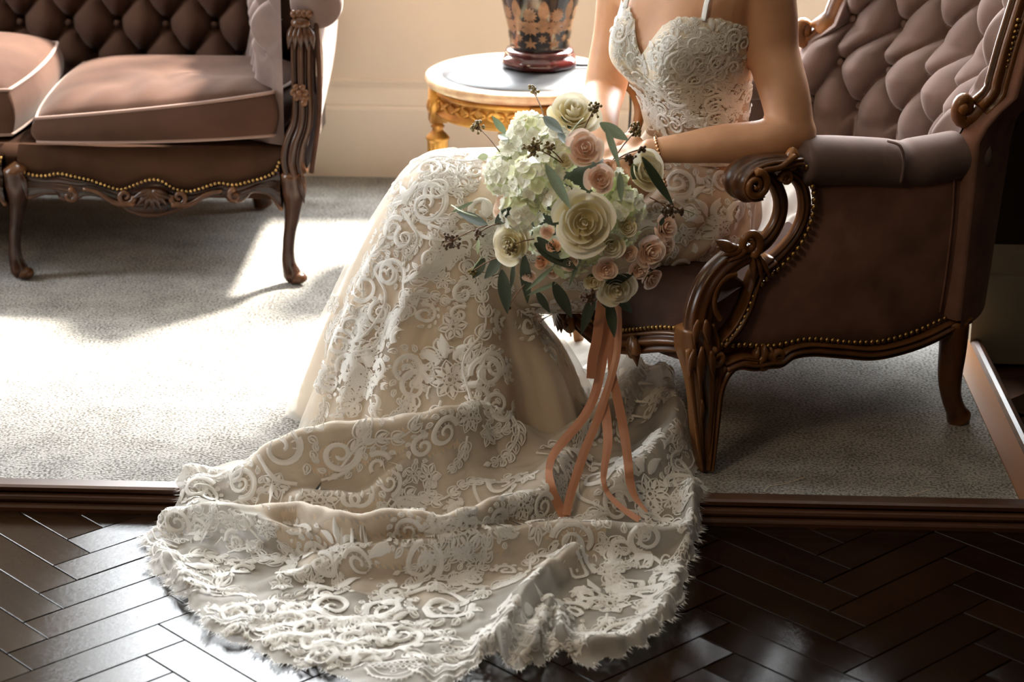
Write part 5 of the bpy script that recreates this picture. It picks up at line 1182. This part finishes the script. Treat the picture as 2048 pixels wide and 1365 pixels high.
for (a, b, c, d, w_, k) in [(580, 420, 690, 615, 62, 'g'), (1003, 388, 1122, 605, 56, 'd'), (818, 238, 932, 330, 70, 'g'), (842, 250, 895, 445, 40, 'g'), (268, 695, 130, 632, 62, 'd'), (308, 694, 420, 608, 66, 'd'), (342, 925, 375, 1138, 78, 'd'), (250, 870, 205, 962, 62, 'd'), (340, 860, 268, 958, 66, 'd'), (455, 845, 480, 1075, 66, 'd'), (405, 890, 400, 1005, 34, 'd'), (505, 790, 720, 905, 84, 'd'), (600, 985, 695, 1150, 72, 'd'), (515, 1030, 588, 1122, 46, 'd'), (805, 1040, 740, 1246, 66, 'd'), (880, 1075, 908, 1264, 62, 'd'), (925, 1055, 990, 1132, 60, 'd'), (865, 990, 985, 932, 60, 'd'), (612, 862, 728, 812, 44, 'p'), (598, 912, 668, 948, 36, 'p'), (605, 905, 475, 1010, 28, 'g'), (622, 988, 478, 1032, 26, 'g'), (362, 240, 300, 160, 42, 'g'), (322, 242, 392, 284, 40, 'g'), (195, 582, 98, 638, 22, 'g'), (640, 270, 665, 345, 40, 'd'), (905, 455, 900, 590, 40, 'g'), (845, 1055, 868, 1105, 40, 'd'), (755, 800, 680, 990, 26, 'g'), (270, 350, 240, 372, 44, 'p'), (220, 770, 240, 840, 26, 'p'), (520, 760, 640, 860, 60, 'd'), (700, 840, 760, 800, 40, 'd'), (1085, 690, 1078, 650, 30, 'd'), (570, 210, 660, 300, 60, 'd'), (1060, 890, 1125, 870, 30, 'g')]:
    leaf(*z6(a, b), *z6(c, d), w_/2.844, k, *((.045, .055) if 560 < a < 1100 and b < 700 else (.02, .03)))
# seeded sprigs: berries on forked twigs
def sprig(x, y, rpx, n, m_, sx, sy):
    p, nn_ = onb(x, y, .055); q, _ = onb(sx, sy, .02); R = rpx*PXM; pts = []
    V = []
    for k in range(n):
        v = RNG.normal(0, 1, 3); v /= np.linalg.norm(v); pts.append(p+v*R*RNG.uniform(.25, 1)*np.array([1, .8, 1]))
    o = obj('berry_sprig', join(*[ball(c, RNG.uniform(2.6, 3.8)*PXM, 5, 7) for c in pts]), m_, bq)
    tw_ = [tube(cat([q, (p+q)/2+np.array([0, -.004, .004]), p], 8), .0012, 5)]+[tube(cat([p+(q-p)*.15*RNG.uniform(0, 1), p*.4+c*.6+RNG.normal(0, .0015, 3), c], 5), .0007, 4) for c in pts]
    obj('twig', join(*tw_), TWIG, o, kind='stuff')
for (x, y, r_, n, m_, sx, sy) in [(530, 110, 34, 20, BERRY, 560, 165), (290, 262, 44, 30, BERRY, 330, 330), (530, 360, 62, 40, BERRY, 640, 385), (600, 365, 40, 18, BERRY, 650, 385), (790, 195, 54, 26, BERRY, 735, 268), (965, 285, 46, 30, BERRY, 895, 380), (940, 405, 40, 22, BERRYB, 900, 380), (985, 365, 24, 8, BERRYB, 900, 380), (1105, 625, 46, 40, BERRYB, 1085, 560), (1155, 625, 26, 14, BERRYB, 1110, 580), (165, 760, 60, 30, BERRYB, 270, 700), (300, 720, 34, 14, BERRYB, 330, 690), (435, 775, 42, 24, BERRY, 505, 770), (265, 885, 30, 16, BERRY, 330, 860), (765, 985, 46, 40, BERRYB, 800, 1040), (425, 1030, 18, 7, BERRYB, 455, 1000)]:
    sprig(*z6(x, y), r_/2.844, n, m_, *z6(sx, sy))
for (a, b, c, d) in [(680, 310, 745, 228), (180, 600, 290, 650), (1165, 620, 1215, 648), (270, 880, 310, 820)]:
    obj('grass_stem', tube(cat([onb(*z6(a, b), .055)[0], onb(*z6((a+c)/2+6, (b+d)/2), .06)[0], onb(*z6(c, d), .05)[0]], 8), .0012, 5), LEAFP, bq)
# gathered stems behind the flowers, in the hands
obj('stems', join(*[tube(cat([BC+np.array([.03*cos(a), .02, .03*sin(a)]), (BC+GRIP)/2+np.array([.01*cos(a), .01, .01*sin(a)]), GRIP+np.array([.008*cos(a), .008*sin(a), .006*sin(a)])], 10), .004, 6) for a in np.linspace(0, 2*pi, 9, endpoint=False)]), LEAFG, bq, kind='stuff')
obj('flower_foam', ball(BC+np.array([0, .02, 0]), BR*.62, 12, 16), LEAFD, bq)
# ribbons
z8 = lambda x, y: (1000+x/2.528, 560+y/2.528)
def ribbon(pts, wpx, tw0=0.0, tw1=0.0, d=0.0):
    P = []
    for x, y in pts:
        px, py = z8(x, y); Y = np.interp(py, [580, 700, 850, 950, 1055], [3.83, 3.80, 3.74, 3.66, 3.585]); P.append(atY(px, py, Y-d))
    n = 110; C_ = cat(P, n); wv = np.interp(np.linspace(0, 1, n), np.linspace(0, 1, len(wpx)), wpx)/2.528*PXM*1.06/2; V = []
    for i in range(n):
        v = C_[i]-CAMP; l_ = np.linalg.norm(v); v = v/l_
        h_ = DRB.ray_cast(Vector(CAMP), Vector(v), 9.0)[0]
        if h_ is not None and (np.array(h_)-CAMP)@v-.010 < l_: C_[i] = CAMP+v*((np.array(h_)-CAMP)@v-.010)
    jp = [i for i in range(n//2, n) if np.linalg.norm(C_[i]-C_[i-1]) > .022]
    if jp: n = jp[0]; C_ = C_[:n]; wv0 = None
    for _ in range(3): C_[1:-1] = C_[1:-1]*.5+(C_[2:]+C_[:-2])*.25
    T = tangents(C_)
    for i in range(n):
        a = tw0+(tw1-tw0)*i/(n-1); v = ray(*toPx(C_[i])); v = v/np.linalg.norm(v); s_ = np.cross(T[i], v); s_ /= np.linalg.norm(s_); s_ = s_*cos(a)+v*sin(a)
        nrm = np.cross(T[i], s_)
        V += [C_[i]-s_*wv[i]+nrm*.0002, C_[i]+nrm*.0006, C_[i]+s_*wv[i]+nrm*.0002, C_[i]+s_*wv[i]-nrm*.0004, C_[i]-nrm*.0002, C_[i]-s_*wv[i]-nrm*.0004]
    F = gridF(n, 6, cv=True)+[tuple(range(6)), tuple((n-1)*6+j for j in range(6))[::-1]]
    obj('ribbon', (np.array(V), F), RIBBON, bq, smooth=False)
ribbon([(525, 55), (505, 180), (490, 300), (468, 400), (460, 500)], [44, 48, 50, 50, 50], .1, .5, .02)
ribbon([(542, 70), (535, 250), (515, 420), (480, 580), (420, 700), (335, 800), (272, 880), (248, 960), (262, 1060), (305, 1160), (352, 1245)], [38, 46, 46, 44, 44, 46, 40, 34, 46, 50, 48], .2, -.4, .0)
ribbon([(590, 50), (598, 200), (592, 360), (560, 500), (515, 640), (480, 740), (430, 860), (390, 980), (355, 1090), (335, 1190)], [32, 34, 36, 36, 40, 40, 44, 44, 42, 40], -.2, .3, .012)
ribbon([(575, 230), (560, 380), (572, 500), (598, 620), (625, 760), (645, 900), (660, 1030), (690, 1110), (745, 1175)], [26, 30, 40, 46, 48, 46, 44, 30, 12], .1, .6, .006)
ribbon([(525, 600), (540, 720), (545, 830), (528, 950), (525, 1030), (560, 1100), (630, 1165), (705, 1215)], [40, 46, 44, 34, 22, 26, 30, 34], .0, .5, .006)

# ================================================================== loose threads on the carpet edge
for k, (pts, lab) in enumerate([([(1527, 984), (1540, 973), (1572, 967), (1610, 955)], 'longer pale loose thread curling off the carpet edge below the armchair'), ([(1810, 994), (1832, 988), (1856, 980)], 'shorter pale loose thread on the carpet edge right of the armchair leg')]):
    o = obj('loose_thread', tube(cat([atZ(x, y, .003) for x, y in pts], 20), .0008, 5), THREAD); tag(o, lab, 'thread', 'loose threads at the carpet edge')
